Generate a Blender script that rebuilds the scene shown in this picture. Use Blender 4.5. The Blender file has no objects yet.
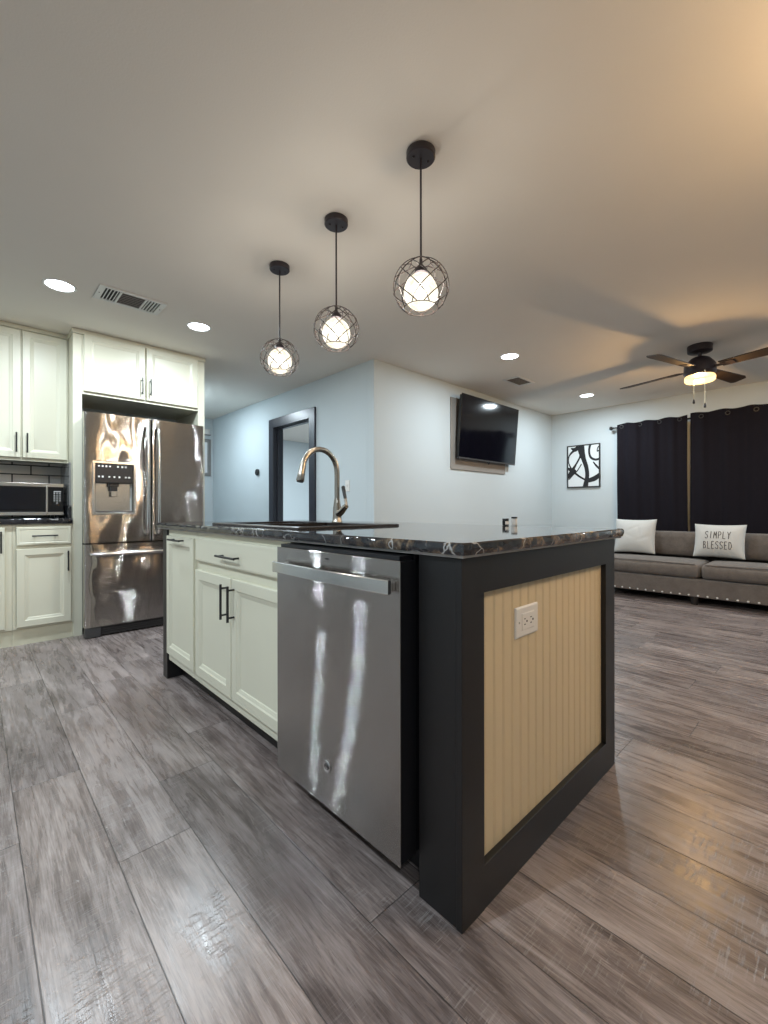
import bpy, bmesh, math, random
from mathutils import Vector, Matrix
random.seed(7)
PI = math.pi
SC = bpy.context.scene
COL = SC.collection

# ------------------------------------------------------------------ camera
cam_d = bpy.data.cameras.new('camera')
cam = bpy.data.objects.new('camera', cam_d); COL.objects.link(cam)
cam.location = (0, 0, 1.0)
YAW = math.radians(46.5)                       # heading measured from +X
cam.rotation_mode = 'XYZ'
m = Matrix.Rotation(YAW - PI/2, 4, 'Z') @ Matrix.Rotation(PI/2, 4, 'X') @ Matrix.Rotation(math.radians(-0.08), 4, 'Z')
cam.matrix_world = Matrix.Translation((0, 0, 1.0)) @ m
cam_d.sensor_fit = 'HORIZONTAL'; cam_d.sensor_width = 36; cam_d.lens = 36*434/768
cam_d.shift_y = -2.5/768
cam_d.clip_start = 0.02
SC.camera = cam

# ------------------------------------------------------------------ world, exposure
w = bpy.data.worlds.new('world'); SC.world = w; w.use_nodes = True
w.node_tree.nodes['Background'].inputs[0].default_value = (.6, .7, .8, 1)
w.node_tree.nodes['Background'].inputs[1].default_value = 0.3
SC.view_settings.view_transform = 'Standard'
SC.view_settings.look = 'None'
SC.view_settings.exposure = 1.25
SC.view_settings.gamma = 1.0
SC.view_settings.use_curve_mapping = False
SC.cycles.use_denoising = True
SC.cycles.max_bounces = 10
SC.cycles.diffuse_bounces = 6
SC.cycles.sample_clamp_indirect = 6
SC.cycles.caustics_reflective = False
SC.cycles.caustics_refractive = False

CAN_W = 10.0           # one recessed LED, watts
CAN_C = (.79, .92, 1.0)
PEND_E = .52
PEND_W = 4.2           # bulb inside each pendant
FAN_W = 27.0           # pendant glass emission
PEND_C = (1.0, .93, .82)
FAN_E = 1.1
FAN_C = (1.0, .60, .24)
WARM_E = 18.0          # dining fixture behind the camera
WARM_C = (1.0, .66, .33)
CEIL = 2.44

# ------------------------------------------------------------------ helpers
def setp(o, label=None, cat=None, group=None, kind=None):
    if label: o['label'] = label
    if cat: o['category'] = cat
    if group: o['group'] = group
    if kind: o['kind'] = kind
    return o

def thing(name, label, cat, loc=(0, 0, 0), rot=None, group=None, local=False):
    o = bpy.data.objects.new(name, None); COL.objects.link(o)
    o.empty_display_size = .05
    o.location = loc
    if rot: o.rotation_euler = rot
    o['_l'] = 1 if local else 0
    return setp(o, label, cat, group)

def root_of(o):
    while o.parent: o = o.parent
    return o

def obj(name, bm, mat, parent=None, bevel=0, seg=2, smooth=False, label=None, angle=40):
    """link a bmesh as ONE mesh object; world coordinates unless its thing is local"""
    bmesh.ops.remove_doubles(bm, verts=bm.verts, dist=1e-6)
    bmesh.ops.recalc_face_normals(bm, faces=bm.faces)
    me = bpy.data.meshes.new(name)
    if parent:
        r = root_of(parent)
        if r.type == 'EMPTY' and not r.get('_l'):
            bmesh.ops.translate(bm, verts=bm.verts, vec=-Vector(r.location))
        elif r.type == 'MESH':
            bmesh.ops.translate(bm, verts=bm.verts, vec=-Vector(r.location))
        org = None
    else:
        vs = [v.co for v in bm.verts]
        org = Vector(((min(v.x for v in vs)+max(v.x for v in vs))/2, (min(v.y for v in vs)+max(v.y for v in vs))/2, min(v.z for v in vs)))
        bmesh.ops.translate(bm, verts=bm.verts, vec=-org)
    if smooth:
        for f in bm.faces: f.smooth = True
        ca = math.radians(angle)
        for e in bm.edges:
            if len(e.link_faces) == 2 and e.calc_face_angle(0) > ca: e.smooth = False
    bm.to_mesh(me); bm.free()
    o = bpy.data.objects.new(name, me); COL.objects.link(o)
    if mat: me.materials.append(mat)
    if parent: o.parent = parent
    else: o.location = org
    if bevel:
        b = o.modifiers.new('bevel', 'BEVEL'); b.width = bevel; b.segments = seg; b.limit_method = 'ANGLE'; b.angle_limit = math.radians(35)
        b.harden_normals = False
    if label: o['label'] = label
    return o

def struct(name, bm, mat, bevel=0):
    o = obj(name, bm, mat, bevel=bevel); o['kind'] = 'structure'; return o

def B(): return bmesh.new()

def box(bm, x0, x1, y0, y1, z0, z1):
    vs = [bm.verts.new((x, y, z)) for x in (x0, x1) for y in (y0, y1) for z in (z0, z1)]
    for f in ((0,1,3,2),(4,6,7,5),(0,4,5,1),(2,3,7,6),(0,2,6,4),(1,5,7,3)):
        bm.faces.new([vs[i] for i in f])
    return bm

def ring(bm, c, n, r, seg, ref=None):
    n = Vector(n).normalized()
    a = ref if ref is not None else (Vector((0, 0, 1)) if abs(n.z) < .9 else Vector((1, 0, 0)))
    u = (a - n*a.dot(n)).normalized(); v = n.cross(u)
    return [bm.verts.new(Vector(c) + u*(r*math.cos(2*PI*i/seg)) + v*(r*math.sin(2*PI*i/seg))) for i in range(seg)]

def bridge(bm, a, b):
    n = len(a)
    for i in range(n): bm.faces.new((a[i], a[(i+1) % n], b[(i+1) % n], b[i]))

def tube(bm, pts, r, seg=10, caps=True):
    """swept tube; r number or list"""
    pts = [Vector(p) for p in pts]
    rs = r if isinstance(r, (list, tuple)) else [r]*len(pts)
    prev = None; ref = None; first = None
    for i, p in enumerate(pts):
        t = (pts[min(i+1, len(pts)-1)] - pts[max(i-1, 0)]).normalized()
        if ref is None: ref = Vector((0, 0, 1)) if abs(t.z) < .9 else Vector((1, 0, 0))
        ref = (ref - t*ref.dot(t)).normalized()
        k = ring(bm, p, t, rs[i], seg, ref)
        if prev: bridge(bm, prev, k)
        else: first = k
        prev = k
    if caps:
        bm.faces.new(first[::-1]); bm.faces.new(prev)
    return bm

def loop_tube(bm, pts, r, seg=6):
    pts = [Vector(p) for p in pts]; n = len(pts); rings = []
    c = sum(pts, Vector())/n
    for i, p in enumerate(pts):
        t = (pts[(i+1) % n] - pts[i-1]).normalized()
        ref = (p-c)
        ref = (ref - t*ref.dot(t)).normalized()
        rings.append(ring(bm, p, t, r, seg, ref))
    for i in range(n): bridge(bm, rings[i], rings[(i+1) % n])
    return bm

def lathe(bm, prof, c=(0, 0, 0), seg=32, axis='Z', caps=True):
    """prof: (radius, height) pairs"""
    c = Vector(c); prev = None
    def P(r, h, a):
        x, y = r*math.cos(a), r*math.sin(a)
        if axis == 'Z': return c + Vector((x, y, h))
        if axis == 'X': return c + Vector((h, x, y))
        return c + Vector((x, h, y))
    first = None
    for r, h in prof:
        k = [bm.verts.new(P(max(r, 1e-5), h, 2*PI*i/seg)) for i in range(seg)]
        if prev: bridge(bm, prev, k)
        else: first = k
        prev = k
    if caps:
        bm.faces.new(first[::-1]); bm.faces.new(prev)
    return bm

def nest(bm, mp, u0, u1, v0, v1, prof, back=True):
    """nested rectangle relief. prof: (inset, w). mp(u,v,w) -> xyz"""
    prev = None; first = None
    for ins, ww in prof:
        k = [bm.verts.new(mp(*p, ww)) for p in ((u0+ins, v0+ins), (u1-ins, v0+ins), (u1-ins, v1-ins), (u0+ins, v1-ins))]
        if prev: bridge(bm, prev, k)
        else: first = k
        prev = k
    if back: bm.faces.new(first[::-1])
    bm.faces.new(prev)
    return bm

def faceX(front): return lambda u, v, ww: (front - ww, u, v)      # looks towards -X
def faceY(front): return lambda u, v, ww: (u, front - ww, v)      # looks towards -Y

def door_prof(th=.02, fw=.052, raised=False):
    p = [(0, -th), (0, -.003), (.003, 0), (fw-.006, 0), (fw, -.004), (fw+.004, -.005), (fw+.014, -.008), (fw+.016, -.010), (fw+.020, -.0105)]
    if raised: p += [(fw+.034, -.007), (fw+.036, -.006)]
    return p

def slab_prof(th=.02): return [(0, -th), (0, -.008), (.004, -.003), (.012, 0)]

def bar_pull(mp, u0, v0, u1, v1, out=.03, r=.006, over=.018):
    bm = B()
    a, b = Vector(mp(u0, v0, out)), Vector(mp(u1, v1, out))
    tube(bm, [a, b], r, 10)
    L = max(abs(u1-u0), abs(v1-v0)); f = over/L
    for k in (f, 1-f):
        u, v = u0+(u1-u0)*k, v0+(v1-v0)*k
        tube(bm, [mp(u, v, .0005), mp(u, v, out)], r*.8, 8)
    return bm

def copy_tree(o, parent=None):
    c = o.copy(); COL.objects.link(c)
    if parent: c.parent = parent
    for ch in o.children: copy_tree(ch, c)
    return c

# ------------------------------------------------------------------ node materials
class NT:
    def __init__(s, name):
        s.m = bpy.data.materials.new(name); s.m.use_nodes = True
        s.t = s.m.node_tree; s.b = s.t.nodes['Principled BSDF']
    def n(s, typ, **kw):
        nd = s.t.nodes.new(typ)
        for k, v in kw.items(): setattr(nd, k, v)
        return nd
    def inp(s, sock, v):
        if v is None: return
        if isinstance(v, bpy.types.NodeSocket): s.t.links.new(v, sock)
        else: sock.default_value = v
    def math(s, op, a, b=None, c=None):
        nd = s.n('ShaderNodeMath', operation=op)
        s.inp(nd.inputs[0], a); s.inp(nd.inputs[1], b)
        if c is not None: s.inp(nd.inputs[2], c)
        return nd.outputs[0]
    def mix(s, f, a, b, blend='MIX'):
        nd = s.n('ShaderNodeMix', data_type='RGBA', blend_type=blend)
        s.inp(nd.inputs[0], f)
        for k, v in ((6, a), (7, b)):
            s.inp(nd.inputs[k], v if isinstance(v, bpy.types.NodeSocket) else (*v, 1))
        return nd.outputs[2]
    def coord(s): return s.n('ShaderNodeTexCoord').outputs['Object']
    def vec(s, x, y, z):
        nd = s.n('ShaderNodeCombineXYZ')
        for i, v in enumerate((x, y, z)): s.inp(nd.inputs[i], v)
        return nd.outputs[0]
    def sep(s, v):
        nd = s.n('ShaderNodeSeparateXYZ'); s.inp(nd.inputs[0], v); return nd.outputs
    def scale(s, v, sc):
        nd = s.n('ShaderNodeVectorMath', operation='MULTIPLY'); s.inp(nd.inputs[0], v); nd.inputs[1].default_value = sc
        return nd.outputs[0]
    def noise(s, v, scale=5, detail=4, rough=.5, dist=0):
        nd = s.n('ShaderNodeTexNoise'); s.inp(nd.inputs['Vector'], v)
        nd.inputs['Scale'].default_value = scale; nd.inputs['Detail'].default_value = detail
        nd.inputs['Roughness'].default_value = rough; nd.inputs['Distortion'].default_value = dist
        return nd.outputs['Fac']
    def ramp(s, f, stops):
        nd = s.n('ShaderNodeValToRGB'); s.inp(nd.inputs[0], f)
        e = nd.color_ramp.elements
        while len(e) < len(stops): e.new(.5)
        for i, (p, c) in enumerate(stops):
            e[i].position = p; e[i].color = (*c, 1) if isinstance(c, tuple) else (c, c, c, 1)
        return nd.outputs[0]
    def rng(s, f, a, b, c=0., d=1.):
        nd = s.n('ShaderNodeMapRange'); s.inp(nd.inputs[0], f)
        for i, v in enumerate((a, b, c, d)): nd.inputs[i+1].default_value = v
        return nd.outputs[0]
    def bump(s, h, strength=.2, dist=.01):
        nd = s.n('ShaderNodeBump'); s.inp(nd.inputs['Height'], h)
        nd.inputs['Strength'].default_value = strength; nd.inputs['Distance'].default_value = dist
        s.t.links.new(nd.outputs[0], s.b.inputs['Normal'])
    def set(s, **kw):
        names = dict(col='Base Color', rough='Roughness', metal='Metallic', spec='Specular IOR Level', em='Emission Color', es='Emission Strength', aniso='Anisotropic', arot='Anisotropic Rotation', trans='Transmission Weight', coat='Coat Weight', crough='Coat Roughness', sheen='Sheen Weight', ior='IOR')
        for k, v in kw.items():
            if isinstance(v, tuple) and len(v) == 3: v = (*v, 1)
            s.inp(s.b.inputs[names[k]], v)
        return s

def paint(name, col, rough=.5, bump=.0, bscale=300, var=.03, spec=.5):
    t = NT(name); c = t.coord()
    n = t.noise(c, 3.0, 3)
    lo = tuple(x*(1-var) for x in col); hi = tuple(min(1, x*(1+var)) for x in col)
    t.set(col=t.mix(n, lo, hi), rough=rough, spec=spec)
    if bump: t.bump(t.noise(c, bscale, 3, .6), bump, .002)
    return t.m

def metal(name, col, rough=.25, aniso=0, wavy=0, brush=None, bs=.1):
    t = NT(name); c = t.coord()
    t.set(col=col, metal=1., rough=rough, aniso=aniso)
    if aniso:
        tg = t.n('ShaderNodeTangent', direction_type='RADIAL', axis='Z')
        t.t.links.new(tg.outputs[0], t.b.inputs['Tangent']); t.set(arot=.25)
    h = None
    if wavy:
        h = t.noise(t.scale(c, wavy), 1.0, 1.5, .45)
        t.bump(h, bs, .02)
    if brush:
        f = t.noise(t.scale(c, brush), 1.0, 3, .6)
        t.set(rough=t.rng(f, .3, .7, rough*.85, rough*1.2))
        t.set(col=t.mix(f, tuple(x*.96 for x in col), tuple(min(1, x*1.03) for x in col)))
    return t.m

def brushed(name, col, rough, smear, wave, wfreq, hdir):
    """brushed sheet metal: fine horizontal scratches tilt the normal up and down, slow sheet waviness tilts it sideways"""
    t = NT(name); c = t.coord()
    t.set(col=col, metal=1., rough=rough)
    g = t.n('ShaderNodeNewGeometry')
    wn = t.n('ShaderNodeTexWhiteNoise', noise_dimensions='3D'); t.inp(wn.inputs['Vector'], t.scale(g.outputs['Position'], (9173., 9311., 9533.)))
    u = t.sep(wn.outputs['Color'])
    tri = t.math('SUBTRACT', t.math('ADD', u[0], u[1]), 1.0)
    sq = t.math('MULTIPLY', tri, tri); cub = t.math('MULTIPLY', t.math('MULTIPLY', sq, sq), tri)
    k = t.math('MULTIPLY', t.math('ADD', t.math('MULTIPLY', cub, 2.2), t.math('MULTIPLY', tri, .22)), smear)
    n1 = t.n('ShaderNodeTexNoise'); t.inp(n1.inputs['Vector'], t.scale(c, wfreq)); n1.inputs['Scale'].default_value = 1; n1.inputs['Detail'].default_value = 1.5
    wv = t.math('MULTIPLY', t.math('SUBTRACT', n1.outputs['Fac'], .5), wave)
    dv = t.vec(t.math('MULTIPLY', wv, hdir[0]), t.math('MULTIPLY', wv, hdir[1]), k)
    ad = t.n('ShaderNodeVectorMath', operation='ADD'); t.inp(ad.inputs[0], g.outputs['Normal']); t.inp(ad.inputs[1], dv)
    nm = t.n('ShaderNodeVectorMath', operation='NORMALIZE'); t.inp(nm.inputs[0], ad.outputs[0])
    t.t.links.new(nm.outputs[0], t.b.inputs['Normal'])
    return t.m

def emit(name, col, strength, base=(.9, .9, .88)):
    t = NT(name); t.set(col=base, em=col, es=strength, rough=.4); return t.m

M = {}
M['wall'] = paint('wall_paint', (.55, .605, .625), .75, .12, 260, .015)
M['ceiling'] = paint('ceiling_paint', (.755, .715, .655), .85, .25, 140, .02)
M['cabinet'] = paint('cabinet_paint', (.66, .635, .51), .38, 0, 0, .02)
M['cabinet_side'] = paint('cabinet_kick_paint', (.62, .59, .45), .5, 0, 0, .03)
M['black_paint'] = paint('black_island_paint', (.0075, .0065, .0068), .42, .05, 60, .1)
M['trim_paint'] = paint('dark_door_trim', (.018, .018, .028), .3, 0, 0, .1)
M['bead'] = paint('beadboard_cream', (.63, .515, .335), .5, 0, 0, .03)
M['white_plastic'] = paint('white_plastic', (.75, .73, .70), .4, 0, 0, .01)
M['dark_plastic'] = paint('dark_plastic', (.012, .012, .014), .35, 0, 0, .1)
M['black_metal'] = paint('black_metal', (.014, .013, .013), .38, 0, 0, .1)
M['bronze'] = paint('bronze_metal', (.022, .016, .020), .4, 0, 0, .1)
M['wire'] = paint('cage_wire', (.035, .025, .022), .35)
M['steel'] = brushed('brushed_steel', (.42, .395, .375), .05, 1.2, .05, (1.0, 3.0, .8), (0, 1))
M['fridge_steel'] = brushed('polished_fridge_steel', (.48, .455, .43), .045, 1.2, .34, (5.0, 1, 2.4), (1, 0))
M['chrome'] = metal('bright_steel', (.66, .65, .63), .18)
M['nickel'] = metal('brushed_nickel', (.40, .365, .32), .24)
M['dark_steel'] = paint('dark_grey_steel', (.05, .048, .048), .4, 0, 0, .1)
M['black_gloss'] = paint('black_gloss', (.006, .006, .007), .08, 0, 0, .1)
M['screen'] = paint('tv_screen', (.003, .003, .006), .10, 0, 0, .1)
M['white_mark'] = paint('white_marking', (.8, .8, .8), .5, 0, 0, 0)
M['vent_white'] = paint('vent_white', (.68, .68, .66), .45, 0, 0, .02)
M['vent_dark'] = paint('vent_dark', (.03, .03, .03), .8, 0, 0, .1)
M['vent_grey'] = paint('vent_grey', (.22, .21, .20), .5, 0, 0, .05)
M['led'] = emit('led_lens', CAN_C, 6.0)
M['pend_glass'] = None
M['sub'] = paint('counter_substrate', (.42, .40, .38), .6, 0, 0, .05)
M['board'] = paint('taupe_board', (.26, .235, .21), .7, 0, 0, .04)
M['canvas'] = paint('art_canvas', (.72, .75, .76), .7, 0, 0, .02)
M['ink'] = paint('art_ink', (.008, .008, .010), .5, 0, 0, .1)
M['blade'] = paint('fan_blade_wood', (.030, .020, .015), .5, 0, 0, .25)
M['chain'] = metal('pull_chain', (.55, .45, .30), .3)
M['sinkmat'] = paint('dark_sink_composite', (.030, .024, .022), .22, 0, 0, .3)

def see_glow(t, f):
    tr = t.n('ShaderNodeBsdfTransparent'); mx = t.n('ShaderNodeMixShader'); mx.inputs[0].default_value = f
    out = t.t.nodes['Material Output']
    t.t.links.new(t.b.outputs[0], mx.inputs[1]); t.t.links.new(tr.outputs[0], mx.inputs[2]); t.t.links.new(mx.outputs[0], out.inputs[0])
    return t.m
def bulb(name, loc, power, col, parent, r=.03):
    ld = bpy.data.lights.new(name, 'POINT'); ld.energy = power; ld.color = col; ld.shadow_soft_size = r
    lo = bpy.data.objects.new(name, ld); COL.objects.link(lo); lo.parent = parent
    lo.location = Vector(loc)-Vector(parent.location); return lo
def make_glass():
    t = NT('pendant_art_glass'); c = t.coord()
    n = t.noise(c, 26, 4, .6, .8)
    col = t.mix(t.rng(n, .42, .62), (1.0, .80, .50), (1.0, .96, .86))
    z = t.sep(c)[2]
    lp = t.rng(n, .35, .65, PEND_E*.55, PEND_E*1.25)
    t.set(col=(.05, .05, .045), em=col, es=lp, rough=.2, spec=.2)
    return see_glow(t, .45)
M['pend_glass'] = make_glass()
t = NT('fan_light_glass'); t.set(col=(.05, .04, .03), em=(1.0, .66, .25), es=FAN_E, rough=.3, spec=.2); M['fan_glass'] = see_glow(t, .5)
M['warm_glass'] = emit('dining_light_glass', WARM_C, WARM_E, (.9, .8, .6))

def make_floor():
    t = NT('vinyl_plank_floor'); c = t.coord(); x, y, z = t.sep(c)
    PW, PL = .1985, 1.225
    xr = t.math('DIVIDE', t.math('SUBTRACT', x, .102), PW)
    row = t.math('FLOOR', xr); fx = t.math('FRACT', xr)
    wn = t.n('ShaderNodeTexWhiteNoise', noise_dimensions='1D'); t.inp(wn.inputs['W'], row)
    base = wn.outputs['Value']
    spec = {-1: 1.70, 0: 2.02, 1: 1.41, 2: 1.726, 3: .785}
    tot = None; flag = None
    for k, yy in spec.items():
        cm = t.math('COMPARE', row, float(k), .1)
        term = t.math('MULTIPLY', cm, (yy/PL) % 1.0)
        tot = term if tot is None else t.math('ADD', tot, term)
        flag = cm if flag is None else t.math('ADD', flag, cm)
    off = t.math('ADD', tot, t.math('MULTIPLY', base, t.math('SUBTRACT', 1.0, flag)))
    yr = t.math('SUBTRACT', t.math('DIVIDE', y, PL), off)
    pid = t.math('FLOOR', yr); fy = t.math('FRACT', yr)
    wn2 = t.n('ShaderNodeTexWhiteNoise', noise_dimensions='2D'); t.inp(wn2.inputs['Vector'], t.vec(row, pid, 0))
    rnd = wn2.outputs['Value']; rcol = t.sep(wn2.outputs['Color'])
    # seams
    ex = t.math('MULTIPLY', t.math('MINIMUM', fx, t.math('SUBTRACT', 1.0, fx)), PW)
    ey = t.math('MULTIPLY', t.math('MINIMUM', fy, t.math('SUBTRACT', 1.0, fy)), PL)
    e = t.math('MINIMUM', ex, ey)
    seam = t.rng(e, .0006, .0020, 1.0, 0.0)
    # grain, shifted per plank
    sx = t.math('ADD', x, t.math('MULTIPLY', rnd, 37.0)); sy = t.math('ADD', y, t.math('MULTIPLY', rcol[1], 53.0))
    gv = t.vec(sx, sy, rnd)
    g1 = t.noise(t.scale(gv, (24, 2.2, 1)), 1.0, 7, .66, 1.1)
    g2 = t.noise(t.scale(gv, (230, 12, 1)), 1.0, 4, .6, .4)
    g3 = t.noise(t.scale(gv, (5.5, 1.8, 1)), 1.0, 5, .60, .8)
    saw = t.noise(t.scale(gv, (16, 210, 1)), 1.0, 3, .65)
    sawmask = t.noise(t.scale(gv, (6, 3.2, 1)), 1.0, 3, .5)
    f = t.math('ADD', t.math('MULTIPLY', g1, .44), t.math('ADD', t.math('MULTIPLY', g2, .34), t.math('MULTIPLY', g3, .38)))
    col = t.ramp(f, [(.36, (.036, .026, .023)), (.47, (.100, .079, .073)), (.57, (.190, .156, .146)), (.70, (.350, .302, .288))])
    tint = t.mix(rnd, (.80, .79, .81), (1.16, 1.12, 1.10))
    col = t.mix(1.0, col, tint, 'MULTIPLY')
    sm = t.math('MULTIPLY', t.rng(saw, .55, .66), t.rng(sawmask, .43, .62, 0, .50))
    col = t.mix(sm, col, (.36, .335, .325))
    kn = t.noise(t.scale(gv, (9, 5, 1)), 1.0, 2, .5)
    col = t.mix(t.rng(kn, .70, .80, 0, .6), col, (.05, .04, .038))
    col = t.mix(t.math('MULTIPLY', seam, .85), col, (.022, .019, .018))
    rough = t.rng(g1, .3, .7, .20, .36)
    t.set(col=col, rough=rough, spec=.5)
    h = t.math('SUBTRACT', t.math('ADD', t.math('MULTIPLY', f, .5), t.math('MULTIPLY', sm, .7)), t.math('MULTIPLY', seam, 1.2))
    t.bump(h, .28, .004)
    return t.m
M['floor'] = make_floor()

def make_counter():
    t = NT('black_veined_stone'); c = t.coord()
    n = t.n('ShaderNodeTexNoise'); t.inp(n.inputs['Vector'], c); n.inputs['Scale'].default_value = 5; n.inputs['Detail'].default_value = 5
    ad = t.n('ShaderNodeVectorMath', operation='MULTIPLY_ADD'); t.inp(ad.inputs[0], n.outputs['Color']); ad.inputs[1].default_value = (.35, .35, .35); t.inp(ad.inputs[2], c)
    v = t.n('ShaderNodeTexVoronoi', feature='DISTANCE_TO_EDGE'); t.inp(v.inputs['Vector'], ad.outputs[0]); v.inputs['Scale'].default_value = 6.5
    mask = t.noise(c, 7, 3)
    vein = t.math('MULTIPLY', t.rng(v.outputs['Distance'], .004, .03, 1, 0), t.rng(mask, .46, .60))
    big = t.noise(c, 9, 6, .65, 1.0)
    col = t.ramp(t.noise(c, 20, 5, .6), [(.3, (.008, .008, .010)), (.7, (.030, .030, .034))])
    patch = t.math('MULTIPLY', t.rng(big, .50, .58), t.rng(t.sep(c)[1], -.6, -1.0))
    pc = t.ramp(t.noise(c, 60, 4, .7), [(.35, (.03, .02, .014)), (.55, (.16, .11, .07)), (.75, (.32, .25, .18))])
    col = t.mix(patch, col, pc)
    col = t.mix(vein, col, (.42, .41, .40))
    t.set(col=col, rough=t.rng(big, .3, .7, .035, .07), spec=.62)
    return t.m
M['stone'] = make_counter()

def make_tile():
    t = NT('backsplash_tile'); x, y, z = t.sep(t.coord())
    br = t.n('ShaderNodeTexBrick'); t.inp(br.inputs['Vector'], t.vec(x, z, 0))
    br.inputs['Color1'].default_value = (.72, .68, .64, 1); br.inputs['Color2'].default_value = (.80, .76, .72, 1)
    br.inputs['Mortar'].default_value = (.02, .018, .018, 1)
    br.inputs['Scale'].default_value = 1; br.inputs['Mortar Size'].default_value = .005; br.inputs['Brick Width'].default_value = .245; br.inputs['Row Height'].default_value = .078
    br.inputs['Mortar Smooth'].default_value = .1
    t.set(col=br.outputs[0], rough=.22)
    t.bump(t.math('SUBTRACT', 1.0, br.outputs['Fac']), .3, .003)
    return t.m
M['tile'] = make_tile()
M['side_tile'] = paint('grey_side_tile', (.22, .215, .21), .2, 0, 0, .05)

def fabric(name, col, scale=400, var=.2, rough=.9, bump=.25, sheen=.2):
    t = NT(name); c = t.coord()
    a = t.noise(t.scale(c, (1, 1, 1)), scale, 2, .7); b = t.noise(c, 14, 4, .6)
    f = t.math('ADD', t.math('MULTIPLY', a, .6), t.math('MULTIPLY', b, .4))
    t.set(col=t.mix(t.rng(f, .3, .7), tuple(x*(1-var) for x in col), tuple(x*(1+var) for x in col)), rough=rough, sheen=sheen, spec=.2)
    t.bump(a, bump, .002)
    return t.m
M['sofa'] = fabric('sofa_fabric', (.135, .116, .103), 240, .40)
M['curtain'] = fabric('curtain_fabric', (.0062, .0048, .0085), 300, .2, .85, .15, .0)
M['pillow'] = fabric('pillow_cotton', (.53, .535, .52), 350, .05)
M['letter'] = paint('pillow_lettering', (.05, .045, .045), .8, 0, 0, .1)
M['nail'] = metal('nailhead_metal', (.80, .78, .74), .5)
M['dark_wood'] = paint('dark_leg_wood', (.012, .010, .010), .5, 0, 0, .1)

# ------------------------------------------------------------------ room shell
X0, X1 = -2.4, 6.485
Y0 = -3.2
struct('floor', box(B(), X0-.1, X1+.1, Y0-.1, 8.1, -.1, 0), M['floor']).location = ((X0+X1)/2, (Y0+8)/2, -.1)
fl = bpy.data.objects['floor']; fl.location = (0, 0, 0)
fl.data.transform(Matrix.Translation(((X0+X1)/2, (Y0+8)/2, -.1)))
struct('ceiling', box(B(), X0-.1, X1+.1, Y0-.1, 8.1, CEIL, CEIL+.1), M['ceiling'])
WT = .11
struct('wall_television', box(B(), 2.785, X1, 3.072, 3.072+WT, 0, CEIL), M['wall'])
struct('wall_curtain', box(B(), X1, X1+.1, Y0, 8, 0, CEIL), M['wall'])
DY0, DY1, DZ = 4.13, 4.955, 2.045
bm = B()
box(bm, 2.785, 2.785+WT, 3.183, DY0, 0, CEIL); box(bm, 2.785, 2.785+WT, DY1, 6.9, 0, CEIL); box(bm, 2.785, 2.785+WT, DY0, DY1, DZ, CEIL)
struct('wall_hall', bm, M['wall'])
struct('wall_hall_end', box(B(), 1.66, 2.785+WT, 6.9, 7.0, 0, CEIL), M['wall'])
struct('wall_hall_left', box(B(), 1.66, 1.74, 4.80, 6.9, 0, CEIL), M['wall'])
struct('wall_kitchen', box(B(), X0, 1.74, 4.76, 4.80, 0, CEIL), M['wall'])
struct('wall_bedroom', box(B(), 2.88, X1, 7.95, 8.05, 0, CEIL), M['wall'])
struct('wall_left', box(B(), X0-.1, X0, Y0, 4.8, 0, CEIL), M['wall'])
struct('wall_rear', box(B(), X0, X1, Y0-.1, Y0, 0, CEIL), M['wall'])
for nm, a in (('baseboard_television', (2.785, X1, 3.060, 3.072)), ('baseboard_curtain', (X1-.012, X1, -3.1, 3.07))):
    struct(nm, box(B(), a[0], a[1], a[2], a[3], 0, .09), M['white_plastic'])
struct('baseboard_hall', box(B(), 2.773, 2.785, 3.072, DY0-.1, 0, .09), M['white_plastic'])
struct('trim_1', box(B(), X0, .576, 4.748, 4.76, .94, 1.40), M['tile'])
tr = bpy.data.objects['trim_1']     # tile pattern anchored on the place's own coordinates
off = tr.location.copy(); tr.data.transform(Matrix.Translation(off - Vector((.241, 0, 1.30+.0)))); tr.location = (.241, 0, 1.30)

# doorway: casing and jamb
bm = B()
cw = .10
box(bm, 2.760, 2.785, DY0-cw, DY0+.012, 0, DZ+.10); box(bm, 2.760, 2.785, DY1-.012, DY1+cw, 0, DZ+.10); box(bm, 2.760, 2.785, DY0+.012, DY1-.012, DZ-.012, DZ+.10)
box(bm, 2.785, 2.90, DY0, DY0+.018, 0, DZ); box(bm, 2.785, 2.90, DY1-.018, DY1, 0, DZ); box(bm, 2.785, 2.90, DY0+.018, DY1-.018, DZ-.018, DZ)
box(bm, 2.81, 2.845, DY0+.018, DY0+.03, 0, DZ-.018); box(bm, 2.81, 2.845, DY1-.03, DY1-.018, 0, DZ-.018); box(bm, 2.81, 2.845, DY0+.03, DY1-.03, DZ-.03, DZ-.018)
struct('door_1', bm, M['trim_paint'], .003)

# ------------------------------------------------------------------ lamps
def recessed(x, y, label, power=CAN_W, group='recessed ceiling lights'):
    t = thing('recessed_light', label, 'ceiling light', (x, y, CEIL), group=group)
    bm = B(); lathe(bm, [(.075, -.001), (.078, -.005), (.090, -.004), (.093, 0), (.075, 0)], (x, y, CEIL), 40, caps=False)
    obj('trim_ring', bm, M['white_plastic'], t, smooth=True)
    bm = B(); lathe(bm, [(.0, -.0015), (.076, -.0015), (.076, 0)], (x, y, CEIL), 40, caps=False)
    obj('lens', bm, M['led'], t)
    ld = bpy.data.lights.new('recessed_lamp', 'AREA'); ld.shape = 'DISK'; ld.size = .14; ld.energy = power; ld.color = CAN_C
    lo = bpy.data.objects.new('recessed_lamp', ld); COL.objects.link(lo); lo.parent = t; lo.location = (0, 0, -.008)
    return t
recessed(.409, 3.448, 'round white recessed ceiling light left of the kitchen air vent')
recessed(1.294, 3.477, 'round white recessed ceiling light right of the kitchen air vent above refrigerator')
recessed(3.67, 2.146, 'round white recessed ceiling light above the television beside small ceiling vent')
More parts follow.
